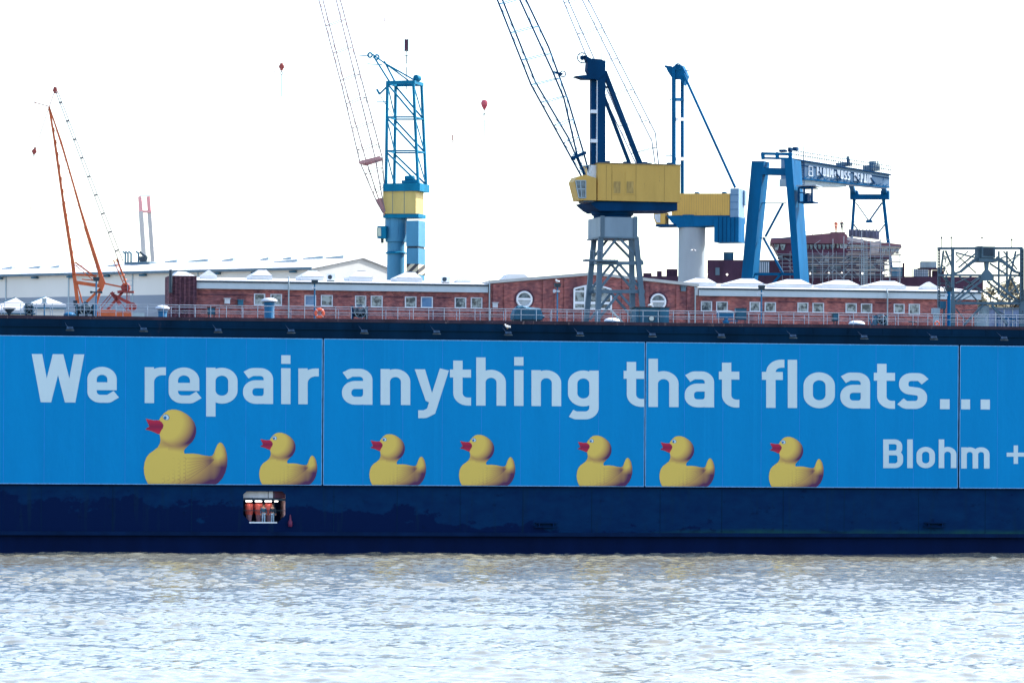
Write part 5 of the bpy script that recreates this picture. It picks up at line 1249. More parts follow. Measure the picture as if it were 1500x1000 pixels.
for k in range(4): pane_(1245+k*5, 1249+k*5, 357.5, 365, 1)
for k in range(2): pane_(1275+k*7.5, 1281+k*7.5, 357, 370, 2)
for k in range(4): pane_(1292+k*6.6, 1297.5+k*6.6, 360, 371, 2)
m = MB(SH)
for x_ in (1177, 1190, 1203, 1216): m.tube(LS(x_, 345, -1), LS(x_, 340, -1), .04, n=5)
m.tube(LS(1177, 340, -1), LS(1216, 338, -1), .04, n=5); m.boxpx(1217, 1238, 340, 344, -.5, 2); m.build('roof_rail', PRIMER, t)
m = MB(SH); m.quadpx([(1244, 336), (1288, 338), (1288, 350), (1244, 346)], 2, 3); 
for k in range(9): m.bar(LS(1244+k*5, 336, 1.9), LS(1244+k*5, 347, 1.9), .2)
m.build('roof_housing', paint('wheelhouse_grey', (.12, .14, .2), .6, .4, 2), t)
for px_, py_ in ((1065, 402), (1035, 402), (1187, 400.5), (1214, 400.2), (1233, 400.2), (1263, 400.5), (1294, 400)):
    m = MB(SH); m.ball(LS(px_, py_, -1.0), .13, n=8); o = m.build('deck_lamp', LAMP, t)
    m = MB(SH); m.bar(LS(px_, py_, -.86), LS(px_, py_, 0), .06); m.build('bracket', DARK, o)
m = MB(SH)
for (a, c, y0) in ((942, 954, 400), (962, 969, 397), (976, 992, 394), (982, 992, 409)): m.boxpx(a, c, y0, 470, 2, 5, z0=5)
m.boxpx(938, 1000, 404.5, 470, 0, 6, z0=5); m.build('foredeck_gear', MAROOND, t)
for a, c, y0, y1, mt in ((1150, 1158, 392, 404, DARK), (1163, 1169, 375, 385, GREYS), (1186, 1196, 389, 400, DARK), (1208, 1214, 373, 382, WHITED), (1216, 1232, 389, 393, GREYS), (1244, 1258, 374, 384, DARK), (1268, 1280, 388, 398, GREYS), (1284, 1292, 375, 385, WHITED), (1139, 1146, 374, 380, GREYL)):
    m = MB(SH); m.boxpx(a, c, y0, y1, .75, .99); m.build('deck_fitting', mt, t)
m = MB(SH); m.boxpx(1048, 1054, 392, 403, -.1, 0); m.boxpx(1106, 1127, 383, 400, -.15, 0); m.build('hull_opening', GREYS, t)
m = MB(SH)
for k in range(7): m.boxpx(1107+k*3, 1108.2+k*3, 384, 399, -.2, -.15)
m.build('grille_bar', WHITED, t)
# tanks and deck boxes on the ship
for a, c, y0, y1, mat, nm, lb, ct in ((1306, 1322, 392, 405, BLUEL, 'container', 'small blue container on the ship\'s deck right of the scaffolding', 'container'), (1060, 1074.5, 370, 380.8, TEAL, 'container', 'small teal container on the ship\'s deck right of the grey column', 'container'),
                          (1349, 1372, 383.5, 392, GREYL, 'container', 'pale grey container on top of the ship\'s aft deck frame', 'container')):
    m = MB(SH); xa, xb, za, zz = m.boxpx(a, c, y0, y1, 1.5, 4.5); b0 = SH.w((xa+xb)/2, 3, za); tt = thing(nm, lb, ct, b0)
    m.build('wall', mat, tt); m = MB(SH); x_ = xa+.1
    while x_ < xb-.05: m.box(x_, x_+.05, 1.46, 1.5, za+.08, zz-.08); x_ += .25
    m.build('rib', mat, tt); m = MB(SH); m.box(xa-.03, xb+.03, 1.44, 4.53, zz, zz+.06); m.build('roof', DARK if mat != GREYL else GREYL, tt)
m = MB(SH); xa, xb, za, zz = m.boxpx(1339, 1360, 394, 405, 1.5, 3.5); b0 = SH.w((xa+xb)/2, 2.5, za); tt = thing('caged_tank', 'white ribbed tank in a cage on the ship\'s aft deck', 'tank', b0); m.build('tank', WHITED, tt)
m = MB(SH)
for k in range(7): q = xa+(xb-xa)*k/6; m.box(q-.03, q+.03, 1.42, 1.48, za, zz)
for k in range(4): q = za+(zz-za)*k/3; m.box(xa-.1, xb+.1, 1.38, 1.415, q-.03, q+.03)
m.box(xa-.3, xa-.2, 1.4, 1.5, za, zz); m.build('cage', GREYS, tt)
m = MB(SH); m.boxpx(1322.5, 1325, 385, 405, 1, 2); m.boxpx(1345, 1385, 392.4, 393.8, 1.2, 5); m.boxpx(1361, 1364, 394, 405, 1.3, 2); m.boxpx(1366, 1383, 396, 405, 2, 4); m.build('deck_frame', MAROOND, t)
# people on the bridge roof
p = LS(1224.5, 340, .5); person(p, .4, 'person in orange overalls on the roof of the maroon bridge', LIFE, LIFE, HAIR, hat=LIFE)
p = LS(1233, 340, .5); person(p, -.4, 'person in dark clothes on the roof of the maroon bridge', JACKD, JACKD, HAIR, hat=JACKB)
# scaffolding
SC = Frame(560, R_(-3), (1200-750)/F*560)
t = thing('scaffolding', 'grey tube scaffolding wrapped round the front of the maroon bridge house', 'scaffolding', SC.w(0, 0, 20))
def LC(px, py, off=0): return SC.P(px, py, off)
xs_ = [1178, 1190, 1205, 1220, 1236, 1248, 1262, 1275, 1290, 1303, 1318]
for i, px_ in enumerate(xs_):
    top = (372, 366, 366, 350, 346, 345, 338, 350, 350, 356, 372)[i]
    for o_ in (-1.6, -.6): m = MB(SC); m.tube(LC(px_, top, o_), LC(px_, 425, o_), .045 if px_ < 1230 else .055, n=5); m.build('upright', GALV, t)
m = MB(SC)
for y_ in (371, 376, 383, 388, 394, 400.5, 406):
    for o_ in (-1.6, -.6): m.tube(LC(1172, y_, o_), LC(1322, y_+.5, o_), .035, n=4)
for y_ in (366, 360, 355, 350): m.tube(LC(1240, y_, -1.6), LC(1320, y_+1, -1.6), .05, n=4)
for k in range(12): a = random.uniform(1178, 1300); y_ = random.choice((371, 383, 394)); m.tube(LC(a, y_, -1.65), LC(a+random.choice((-14, 14)), y_+14, -1.65), .035, n=4)
m.tube(LC(1311, 374.5, -1), LC(1335, 374, -1), .05, n=4); m.tube(LC(1130, 372, -1), LC(1180, 372, -1), .04, n=4)
for y_ in (374, 380, 385.5, 391, 397, 403): m.tube(LC(1142, y_, -1.62), LC(1322, y_+.4, -1.62), .04, n=4)
for k in range(26):
    a = random.uniform(1145, 1312); y_ = random.choice((352, 360, 371, 377, 383, 389, 394)); m.tube(LC(a, y_, -1.66), LC(a+random.choice((-9, 9, 12)), y_+random.choice((6, 12)), -1.66), .045, n=4)
for k in range(16): a = 1146+k*11.3; m.tube(LC(a, random.choice((368, 371, 373)), -1.64), LC(a, 412, -1.64), .035, n=4)
m.build('ledger', GALV, t)
m = MB(SC)
for y_ in (377, 387.5, 400): m.boxpx(1176, 1240, y_, y_+.8, -1.6, -.6); m.boxpx(1240, 1320, y_-5, y_-4, -1.6, -.6)
for y_ in (362, 369): m.boxpx(1242, 1318, y_, y_+1, -1.6, -.6)
for k in range(30):
    a = random.uniform(1150, 1300); y_ = random.choice((376.4, 382.5, 387, 393.5, 399.6)); m.boxpx(a, a+random.uniform(5, 16), y_, y_+random.uniform(.8, 2.4), -1.58, -1.5)
m.build('plank', paint('planks', (.4, .33, .28), .8, .3, 2), t)
for px_, y0 in ((1263, 378), (1266, 352)):
    m = MB(SC); m.bar(LC(px_-1.5, y0, -1.7), LC(px_-1.5, 424, -1.7), .07); m.bar(LC(px_+4, y0, -1.7), LC(px_+4, 424, -1.7), .07)
    for k in range(int((424-y0)/3)): m.bar(LC(px_-1.5, y0+k*3, -1.7), LC(px_+4, y0+k*3, -1.7), .06)
    m.build('ladder', GREYL, t)
m = MB(SC); m.quadpx([(1242, 347), (1265, 351), (1264, 356), (1241, 352)], -1.2, -1.1); m.quadpx([(1276, 355), (1290, 352), (1286, 371), (1273, 372)], -1.5, -1.45); m.build('sheeting', paint('sheeting', (.5, .42, .42), .8, .2, 1), t)

# ================================================================== buildings
# ---- brick building
BK = Frame(452, math.atan(.2))
def LB(px, py, off=0): return BK.P(px, py, off)
zE = BK.px(718, 417, 0)[1]; xA = BK.px(247, 430, 0)[0]; xA2 = BK.px(287, 430, 0)[0]; xG0 = BK.px(718, 430, 0)[0]; xG1 = BK.px(1018, 430, 0)[0]; xB = BK.px(1432, 430, 0)[0]
GZ = 5.0
t = thing('brick_hall', 'long red brick hall with white eaves, roof lanterns and a gabled middle with round windows', 'building', BK.w(xG0, 0, GZ))
m = MB(BK); m.box(xA2, xG0, 0, 8.5, GZ, zE-.9); m.build('wall', BRICK, t); m = MB(BK); m.box(xG1, xB, 0, 14.5, GZ, zE-.9); m.build('wall', BRICK, t)
m = MB(BK); xGm = BK.px(869, 402, -.5)[0]; zP = BK.px(869, 403, -.5)[1]; zPe = BK.px(718, 415.5, -.5)[1]
g = [(xG0, GZ), (xG1, GZ), (xG1, zPe), (xGm, zP), (xG0, zPe)]
m.add([BK.w(a, -.5, c) for a, c in g]+[BK.w(a, 30, c) for a, c in g], [(0, 1, 2, 3, 4), (5, 9, 8, 7, 6)]+[(i, (i+1) % 5, 5+(i+1) % 5, 5+i) for i in range(5)]); m.build('gable_wall', BRICK, t)
m = MB(BK)
def ztop(x): return zPe+(zP-zPe)*(1-abs(x-xGm)/((xG1-xG0)/2))
for px_ in (722, 738, 795, 812, 826, 911, 928, 945, 990, 1006):   # pilasters
    x = BK.px(px_, 430, -.5)[0]; m.box(x, x+.42, -.66, -.5, GZ, ztop(x+.2)-.15)
m.build('pilaster', BRICKD if False else BRICK, t)
m = MB(BK)
for k in range(26):   # corbelled friezes
    f = k/26
for (a, c) in ((291, 370), (418, 440), (492, 516), (563, 590), (640, 662), (1140, 1165), (1212, 1236), (1282, 1305)):
    xa = BK.px(a, 432, 0)[0]; xb = BK.px(c, 432, 0)[0]; z_ = BK.px((a+c)/2, 431+(a-291)*.012, 0)[1]
    m.box(xa, xb, -.08, 0, z_-.12, z_)
m.build('brick_band', BRICKD, t)
m = MB(BK)   # gable verge
for (xa, za), (xb, zb_) in (((xG0-.3, zPe), (xGm, zP)), ((xGm, zP), (xG1+.3, zPe))):
    m.hexa([BK.w(xa, -.75, za), BK.w(xb, -.75, zb_), BK.w(xb, 30, zb_), BK.w(xa, 30, za), BK.w(xa, -.75, za+.35), BK.w(xb, -.75, zb_+.35), BK.w(xb, 30, zb_+.35), BK.w(xa, 30, za+.35)])
m.build('gable_roof', paint('verge', (.42, .43, .42), .7, .1, 1), t)
m = MB(BK)
for a, c in ((xA2, xG0-.35), (xG1+.35, xB+.3)):
    m = MB(BK); m.box(a, c, -.5, 0, zE-.95, zE-.12); m.build('eave_fascia', FASW, t)
    m = MB(BK); m.box(a, c, -.62, -.5, zE-.22, zE-.05); m.build('gutter', DARK, t)
m = MB(BK)
for a, c, e in ((xA2-.1, xG0-.35, 9), (xG1+.35, xB+.4, 15)):
    ze_ = zE+.02+(e+.6)/15.6*1.23
    m.hexa([BK.w(a, -.6, zE-.05), BK.w(c, -.6, zE-.05), BK.w(c, e, ze_-.2), BK.w(a, e, ze_-.2), BK.w(a, -.6, zE+.02), BK.w(c, -.6, zE+.02), BK.w(c, e, ze_), BK.w(a, e, ze_)])
rf = m.build('roof', ROOFW, t)
def roofz(y): return zE+.02+(y+.6)/15.6*1.23
def lantern(px0, px1, ytop, kind=0):
    off = 3.0; x0 = BK.px(px0, 415, off)[0]; x1 = BK.px(px1, 415, off)[0]; zt = BK.px((px0+px1)/2, ytop, off)[1]; zb_ = roofz(off)-.05; w_ = x1-x0
    m = MB(BK); zc = zb_+(zt-zb_)*.42
    # prism: the near right end is a lit upright gable, ridge running back
    if kind == 0: base = [(x0+w_*.10, off), (x1, off), (x1, off+2.4), (x0, off+2.4)]; rid = [(x0+w_*.44, off+.7), (x0+w_*.76, off+.7)]
    else: base = [(x0, off), (x1, off), (x1, off+2), (x0, off+2)]; rid = [(x0+w_*.5, off+.3), (x0+w_*.5, off+1.7)]
    b_ = [BK.w(a, c, zb_) for a, c in base]; c_ = [BK.w(a, c, zc) for a, c in base]; r = [BK.w(a, c, zt) for a, c in rid]
    m.add(b_+c_+r, [(0, 1, 5, 4), (1, 2, 6, 5), (2, 3, 7, 6), (3, 0, 4, 7), (4, 5, 9, 8), (5, 6, 9), (6, 7, 8, 9), (7, 4, 8)] if kind == 0 else [(0, 1, 5, 4), (1, 2, 6, 5), (2, 3, 7, 6), (3, 0, 4, 7), (4, 5, 8), (5, 6, 9, 8), (6, 7, 9), (7, 4, 8, 9)])
    o = m.build('roof_lantern', ROOFW, rf)
    m = MB(BK); m.bar(c_[0], c_[1], .07); m.bar(r[0], r[1], .06); m.build('flashing', RAILM, rf) if kind == 0 else None
for a in ((365, 399, 394.5), (437, 474, 395.5), (508, 546, 396.5), (577, 619, 398), (1000, 1050, 406.5), (1062, 1120, 407.5), (1128, 1190, 408.5), (1199, 1260, 409.5), (1266, 1328, 410.8)): lantern(*a)
for a in ((295, 318, 395), (669, 690, 404.5), (1352, 1374, 412.5)): lantern(*a, kind=1)
m = MB(BK); x0 = BK.px(745, 400, 6)[0]; x1 = BK.px(786, 400, 6)[0]; z_ = BK.px(760, 401.5, 6)[1]; m.hexa([BK.w(x0-1, 6, z_-1), BK.w(x1, 6, z_-1), BK.w(x1, 9, z_-1), BK.w(x0-1, 9, z_-1), BK.w(x0, 6, z_), BK.w(x1-1.5, 6, z_), BK.w(x1-1.5, 9, z_), BK.w(x0, 9, z_)]); m.build('gable_skylight', ROOFW, rf)
def aircon(px0, px1, y0):
    off = 1.2; m = MB(BK); x0 = BK.px(px0, 405, off)[0]; x1 = BK.px(px1, 405, off)[0]; zt = BK.px(px0, y0, off)[1]; zb_ = roofz(off)+.12
    m.box(x0, x1, off, off+.4, zb_, zt); o = m.build('air_conditioner', WHITE, rf)
    m = MB(BK); m.lathe(BK.w(x0+(x1-x0)*.36, off, (zb_+zt)/2), [(.26, 0), (.26, .04), (.1, .06)], 18, -BK.ey); m.box(x0+.05, x1-.05, off, off+.3, zb_-.1, zb_-.002); m.build('fan_grille', DARK, rf)
aircon(479, 491, 401); aircon(646.5, 659.5, 405)
# windows
def frame_win(x0, x1, z0, z1, off, mat, fr=BK, fw=.13, bars=0, par=None):
    m = MB(fr); 
    m.box(x0, x1, off-.06, off, z1-fw*.7, z1); m.box(x0, x1, off-.1, off, z0, z0+fw); m.box(x0, x0+fw, off-.06, off, z0+fw, z1-fw*.7); m.box(x1-fw, x1, off-.06, off, z0+fw, z1-fw*.7)
    wobj = m.build('window', WHITED, par or t); m = MB(fr); m.box(x0+fw, x1-fw, off-.03, off-.002, z0+fw, z1-fw*.7); m.build('pane', mat, wobj)
    return wobj
wins = [(372, 388.5, 430, 447), (396, 413, 430.5, 447.5), (446, 463, 432, 448), (470, 487.5, 432, 448.5), (520, 536.5, 433, 449.5), (543, 560.5, 433, 450), (593, 610, 434, 450.5), (616.5, 634, 434.5, 451), (666, 683, 435.5, 451.5), (689.5, 706.5, 435.5, 452),
        (1026.5, 1043, 441, 456), (1049, 1066, 441.5, 456), (1098, 1113.5, 442, 456.5), (1120, 1136.5, 442.5, 457), (1168, 1184, 443, 457.5), (1190, 1207, 443.5, 458), (1238.5, 1255, 444, 458), (1261, 1277.5, 444.5, 458.5), (1309, 1325, 445, 459), (1331, 1347.5, 445, 461)]
for i, (a, c, y0, y1) in enumerate(wins):
    x0 = BK.px(a, y0, 0)[0]; x1 = BK.px(c, y0, 0)[0]; z1 = BK.px(a, y0, 0)[1]; z0 = BK.px(a, y1, 0)[1]
    frame_win(x0, x1, z0, z1, 0, PANEB if i in (2, 7) else PANE)
def round_win(px, py):
    x, z = BK.px(px, py, -.5); c_ = BK.w(x, -.5, z)
    m = MB(BK); m.ring(c_-BK.ey*.03, .88, .12, BK.ey, 36, 8); m.box(x-.8, x+.8, -.6, -.52, z-.06, z+.16); wo = m.build('round_window', WHITE, t)
    m = MB(BK)
    for nm, a0, a1, mt in (('u', 8, 172, PANED), ('l', 184, 356, None)):
        m = MB(BK); pts = [c_-BK.ey*.03+(BK.ex*math.cos(R_(a))+Vector((0, 0, math.sin(R_(a)))))*.82 for a in np.linspace(a0, a1, 20)]
        m.add(pts+[p_+BK.ey*.02 for p_ in pts], [tuple(range(20)), tuple(reversed(range(20, 40)))]); m.build('pane', PANED if nm == 'u' else glass_low, wo)
    m = MB(BK); m.ring(c_, 1.12, .1, BK.ey, 36, 6); m.build('brick_arch', BRICKD, t)
glass_low = paint('frosted_pane', (.34, .38, .40), .4, .25, 2)
round_win(768, 438.5); round_win(964, 442)
# the big arched window
xa = BK.px(841, 440, -.5)[0]; xb = BK.px(895, 440, -.5)[0]; z0 = BK.px(868, 453, -.5)[1]; z1 = BK.px(841, 423, -.5)[1]; zt = BK.px(868, 418, -.5)[1]
n = 14; arc = [(xa+(xb-xa)*k/n, z1+(zt-z1)*math.sin(math.pi*k/n)) for k in range(n+1)]
m = MB(BK); pts = [BK.w(xa, -.53, z0), BK.w(xb, -.53, z0)]+[BK.w(x, -.53, z) for x, z in reversed(arc)]
nn = len(pts); m.add(pts+[p_+BK.ey*.02 for p_ in pts], [tuple(range(nn)), tuple(reversed(range(nn, 2*nn)))])
m2 = MB(BK)
for (p, q) in list(zip(arc, arc[1:])): m2.bar(BK.w(p[0], -.57, p[1]), BK.w(q[0], -.57, q[1]), .2, .1)
for x in (xa, xb): m2.box(x-.1, x+.1, -.62, -.52, z0, z1)
for f in (.30, .66): m2.box(xa+(xb-xa)*f-.14, xa+(xb-xa)*f+.14, -.61, -.55, z0, zt-.2)
for z_, h_ in ((z0, .15), (z0+(z1-z0)*.25, .3), (z0+(z1-z0)*.85, .15)): m2.box(xa+.1, xb-.1, -.60, -.54, z_, z_+h_)
wo = m2.build('arched_window', WHITE, t); m.build('pane', PANE, wo)
# rain pipes, wall lamps
for px_, fr0 in ((423, 411), (717, 417), (1018.3, 424), (1300, 430)):
    m = MB(BK); x, z = BK.px(px_, fr0, -.7); m.tube(BK.w(x, -.75, GZ), BK.w(x, -.75, z), .085, n=8); m.tube(BK.w(x, -.75, z), BK.w(x, -.5, z+.5), .085, n=8); m.build('rain_pipe', GREYL, t)
for px_, py_, mt in ((332.5, 441, WHITED), (352, 443, TEAL), (724.5, 447, WHITED), (1000, 423, GREYS)):
    m = MB(BK); x, z = BK.px(px_, py_, -.3); x0_, z0_ = x, z; m.box(x-.3, x+.3, -.75, -.5 if px_ > 720 else 0, z-.3, z+.25); m.box(x-.4, x+.4, -.9, -.5 if px_ > 720 else 0, z+.255, z+.33); m.build('wall_lamp', mt, t)
# left corner block with pilasters
m = MB(BK); zc = BK.px(267, 404, -.8)[1]; m.box(xA, xA2, -.8, 4, GZ, zc); cb_ = m.build('corner_block', BRICKD, t)
m = MB(BK)
for k in range(6): x = xA+(xA2-xA)*(k+.15)/6; m.box(x, x+.22, -.95, -.8, GZ, zc-.1)
m.build('corner_pilaster', BRICKD, t)
m = MB(BK); x0 = BK.px(259, 402, -.9)[0]; x1 = BK.px(281, 402, -.9)[0]; m.hexa([BK.w(x0-.4, -.95, zc+.002), BK.w(x1+.4, -.95, zc+.002), BK.w(x1+.4, 4, zc+.002), BK.w(x0-.4, 4, zc+.002), BK.w(x0+.2, -.4, zc+.55), BK.w(x1-.6, -.4, zc+.5), BK.w(x1-.6, 4, zc+.5), BK.w(x0+.2, 4, zc+.6)]); m.build('block_roof', ROOFW, t)
m = MB(BK); x, z = BK.px(250, 395, -1.1); m.tube(BK.w(x, -1.15, zc-2), BK.w(x, -1.15, z), .2, n=10); m.build('flue', DARK, t)
# ---- white hall at the left
H_YAW = R_(30); hc = Frame(540, 0).P(457, 391, 0)
HL = Frame(hc.y, R_(-30), hc.x); 
t = thing('white_hall', 'long cream clad hall with a low white roof behind the orange crane', 'building', HL.w(0, 0, GZ))
zE2 = hc.z; W2 = 26.0; zA = HL.P(524, 376.5, 0).z
apx = HL.w(0, W2/2, 0); vv = ray(524, 376.5)[1]; zA = CAMH+vv*apx.y
LEN = 150
m = MB(HL); zm = HL.px(200, 432.5, 0)[1]
m.box(-LEN, -.02, 0, .3, zm, zE2-.3); m.build('upper_wall', CREAM, t)
m = MB(HL); m.box(-LEN, -.02, -.05, .3, GZ, zm-.002); m.build('lower_wall', GREYC, t)
m = MB(HL); pg = [(0, GZ), (W2, GZ), (W2, zE2-.3), (W2/2, zA-.3), (0, zE2-.3)]
m.add([HL.w(0, a, c) for a, c in pg]+[HL.w(-.3, a, c) for a, c in pg], [(0, 1, 2, 3, 4), (9, 8, 7, 6, 5)]+[(i, (i+1) % 5, 5+(i+1) % 5, 5+i) for i in range(5)]); m.build('gable_wall', GABLE, t)
m = MB(HL)
for (ya, za), (yb, zb_) in (((-.6, zE2-.12), (W2/2, zA)), ((W2/2, zA), (W2+.6, zE2-.12))):
    m.hexa([HL.w(-LEN, ya, za-.15), HL.w(.4, ya, za-.15), HL.w(.4, yb, zb_-.15), HL.w(-LEN, yb, zb_-.15), HL.w(-LEN, ya, za+.1), HL.w(.4, ya, za+.1), HL.w(.4, yb, zb_+.1), HL.w(-LEN, yb, zb_+.1)])
rf2 = m.build('roof', ROOFW, t)
m = MB(HL); m.box(-LEN, .4, -.85, -.62, zE2-.42, zE2-.1); m.build('gutter', GREYS, t)
for k in range(16):
    m = MB(HL); x = -3-k*6.5; m.box(x-.5, x+.5, -.6, -.02, zE2-.75, zE2-.5); m.build('eave_vent', TEAL, t)
m = MB(HL)
for k in range(12): x = -8-k*11.5; m.box(x-.1, x+.1, -.08, -.052, GZ+.1, zE2-.35)
m.build('wall_joint', GREYL, t)
random.seed(5)
for px_, py_, w_ in ((10, 389, 2.0), (50, 388.5, 2.2), (80, 387.5, 1.6), (165, 386, 2), (250, 379.5, 2.2), (290, 379, 3.5), (333, 378, 2), (387, 377, 1.4), (420, 375, 1.5), (458, 376, 3.5), (490, 376.5, 3), (418, 389, 4)):
    f = .85 if py_ < 385 else .55
    yy = W2/2*f; x, z = HL.px(px_, py_, yy); zr_ = zE2-.02+(zA-zE2+.12)*f
    m = MB(HL); m.hexa([HL.w(x-w_/2, yy, zr_), HL.w(x+w_/2, yy, zr_), HL.w(x+w_/2, yy+1, zr_), HL.w(x-w_/2, yy+1, zr_), HL.w(x-w_/2, yy, zr_+.18), HL.w(x+w_/2, yy, zr_+.42), HL.w(x+w_/2, yy+1, zr_+.42), HL.w(x-w_/2, yy+1, zr_+.22)]); m.build('roof_hatch', GREYL, rf2)
m = MB(HL)
yy = 9; zr_ = zE2+(zA-zE2)*yy/(W2/2)
x0 = HL.px(182, 384, yy)[0]; x1 = HL.px(219, 384, yy)[0]; m.box(x0, x1, yy, yy+2, zr_, zr_+.5); m.build('roof_plant', GREYS, rf2)
for px_ in (183.5, 187.5, 192, 203):
    x = HL.px(px_, 380, yy+.5)[0]; zt = HL.px(px_, 371, yy+.5)[1]; m = MB(HL); m.tube(HL.w(x, yy+.5, zr_+.5), HL.w(x, yy+.5, zt), .13, n=8); m.tube(HL.w(x, yy+.5, zt), HL.w(x-.45, yy+.5, zt+.25), .13, n=8); m.build('vent_pipe', TEAL, rf2)
m = MB(HL); x = HL.px(210, 376, yy+.5)[0]; zt = HL.px(210, 376, yy+.5)[1]; m.lathe(HL.w(x, yy+.5, zr_+.5), [(.5, 0), (.6, zt-zr_-.9), (.7, zt-zr_-.5)], 10); m.bar(HL.w(x-.6, yy+.5, zt+.7), HL.w(x+.5, yy+.5, zt), .3); m.build('roof_fan', DARK, rf2)
# door on the lower wall
m = MB(HL); xd0 = HL.px(192, 445, -.1)[0]; xd1 = HL.px(212, 445, -.1)[0]; m.box(xd0, xd1, -.12, -.055, GZ, HL.px(200, 458, -.1)[1]); m.build('door', GREYL, t)
# ---- low white tent roofs on the quay at the left
TF = Frame(424, R_(12), (50-750)/F*424)
for (pa, pb, pk, yk, ye, lb) in ((-22, 52, 24, 434.5, 449, 'low white tent roof at the left edge, half hidden by the dock rail'), (38, 97, 68, 433.5, 441, 'low white tent roof just left of the orange crane')):
    x0 = TF.px(pa, 450)[0]; x1 = TF.px(pb, 450)[0]; xk = TF.px(pk, yk)[0]; zk = TF.px(pk, yk)[1]; ze = TF.px(pk, ye+2)[1]-.2
    tt = thing('tent', lb, 'tent', TF.w((x0+x1)/2, 2, GZ), 'white tents on the quay')
    m = MB(TF); m.add([TF.w(x0, 0, ze), TF.w(x1, 0, ze), TF.w(x1, 6, ze), TF.w(x0, 6, ze), TF.w(xk, 1.6, zk), TF.w(xk, 4.4, zk), TF.w(x0, 0, ze-.35), TF.w(x1, 0, ze-.35), TF.w(x1, 6, ze-.35), TF.w(x0, 6, ze-.35)], [(0, 1, 4), (1, 2, 5, 4), (2, 3, 5), (3, 0, 4, 5), (0, 6, 7, 1), (1, 7, 8, 2), (2, 8, 9, 3), (3, 9, 6, 0)]); m.build('roof', ROOFW, tt)
    m = MB(TF); m.bar(TF.w(x0, -.03, ze-.42), TF.w(x1, -.03, ze-.42), .14); m.bar(TF.w(x0, -.03, ze), TF.w(xk, 1.57, zk), .1); m.build('edge_beam', TEAL, tt)
    m = MB(TF); m.box(x0+.2, x1-.2, .2, 5.8, GZ, ze-.5); m.build('wall', CREAM, tt)
# ---- distant pair of pale towers
PT = Frame(900, R_(-5), (213-750)/F*900)
t = thing('twin_posts', 'two pale concrete towers with pink tops far behind the white hall roof', 'tower', PT.w(0, 0, 5))
FARP = paint('far_concrete', (.48, .46, .44), .9, .08, .3); FARR = paint('far_pink', (.72, .33, .33), .8, .1, .3); FARRAIL = GREYL
for (xt, xb, y0, y1, off) in ((205, 211, 288, 380, 0), (217.5, 224, 288, 380, 1)):
    ym = 310; xm = xt+(xb-xt)*(ym-y0)/(y1-y0)
    m = MB(PT); a = PT.P(xm, ym, off); b_ = PT.P(*down((xt, y0), (xb, y1), 430), off); m.bar(a, b_, .95); m.build('shaft', FARP, t)
    m = MB(PT); m.bar(a, PT.P(xt, y0, off), .8, .8); m.build('painted_top', FARR, t)
m = MB(PT); m.bar(PT.P(205, 310, .5), PT.P(222, 310, .5), .5); m.build('cross_beam', FARR, t)
m = MB(PT); m.tube(PT.P(224.5, 311, 2), PT.P(228.5, 380, 2), .06); m.tube(PT.P(204, 287, .5), PT.P(220, 287, .5), .1); m.build('ladder', FARRAIL, t)

# ================================================================== grey frame tower at the right (on the far dock wall)
GREYT = paint('tower_grey', (.085, .14, .175), .6, .25, .8, rust=.15, rustcol=(.05, .05, .055), spec=.15)
C6 = Frame(402, R_(10), (1446-750)/F*402)
def L6(px, py, off=0): return C6.P(px, py, off)
t = thing('frame_tower', 'grey riveted steel frame tower with a dark window box on top, at the right end', 'steel tower', C6.w(0, 2, zb1))
k6 = 402/F
def seg(p, q, wd, off=0, off2=None): m_.bar(L6(p[0], p[1], off), L6(q[0], q[1], off if off2 is None else off2), wd*k6, .3)
for x_ in (1395.5, 1496.5):
    for off in (0, 5):
        m_ = MB(C6); a = L6(x_, 362, off); b_ = L6(x_, 440, off); m_.bar(a, b_, (4 if x_ < 1450 else 2.4)*k6, .35); m_.bar(b_, Vector((b_.x, b_.y, zb1)), 6*k6, .5); m_.build('main_post', GREYT, t)
m_ = MB(C6)
for off in (0, 5):
    seg((1377, 364), (1497, 363.5), 3.6, off); seg((1375, 403), (1497, 403.5), 3, off); seg((1398, 444), (1496, 444), 4.2, off)
for x_, y_ in ((1377, 364), (1496, 363.5), (1396, 403), (1496, 403.5), (1398, 444), (1496, 444)): seg((x_, y_), (x_-3, y_), 2.4, 0, 5)
m_.build('horizontal_beam', GREYT, t)
m_ = MB(C6)
for s_ in (1, -1):
    P_ = [(1447+s_*(-12), 378), (1447-s_*22, 383), (1447-s_*32, 391), (1447-s_*40, 398), (1447-s_*50, 401)]
    for i, (a, c) in enumerate(zip(P_, P_[1:])): seg(a, c, (5.5, 4.5, 4, 3.2)[i])
m_.quadpx([(1443, 383), (1449, 383), (1448, 395), (1456, 404), (1456, 411), (1437, 411), (1437, 404), (1444, 395)], -.2, .3); m_.build('arched_brace', GREYT, t)
m_ = MB(C6)
for p, q, wd in (((1438, 411), (1400, 441), 3), ((1455, 411), (1492, 441), 3), ((1440, 447), (1412, 476), 3), ((1453, 447), (1476, 476), 3), ((1402, 443), (1436, 426), 1.4), ((1492, 443), (1462, 430), 1.4), ((1400, 372), (1430, 400), 1), ((1494, 372), (1466, 400), 1)): seg(p, q, wd)
for p, q in (((1385, 367), (1398, 400)), ((1400, 370), (1438, 380)), ((1428, 372), (1404, 392)), ((1450, 386), (1476, 403)), ((1437, 404), (1420, 416)), ((1405, 405), (1462, 440)), ((1446, 412), (1480, 440)), ((1488, 368), (1476, 420)), ((1475, 375), (1462, 380)), ((1480, 405), (1492, 430)), ((1382, 367), (1378, 400)), ((1463, 368), (1463, 430)), ((1475, 368), (1475, 430)), ((1398, 437), (1424, 414)), ((1385, 405), (1392, 420))): seg(p, q, 2.1, 5)
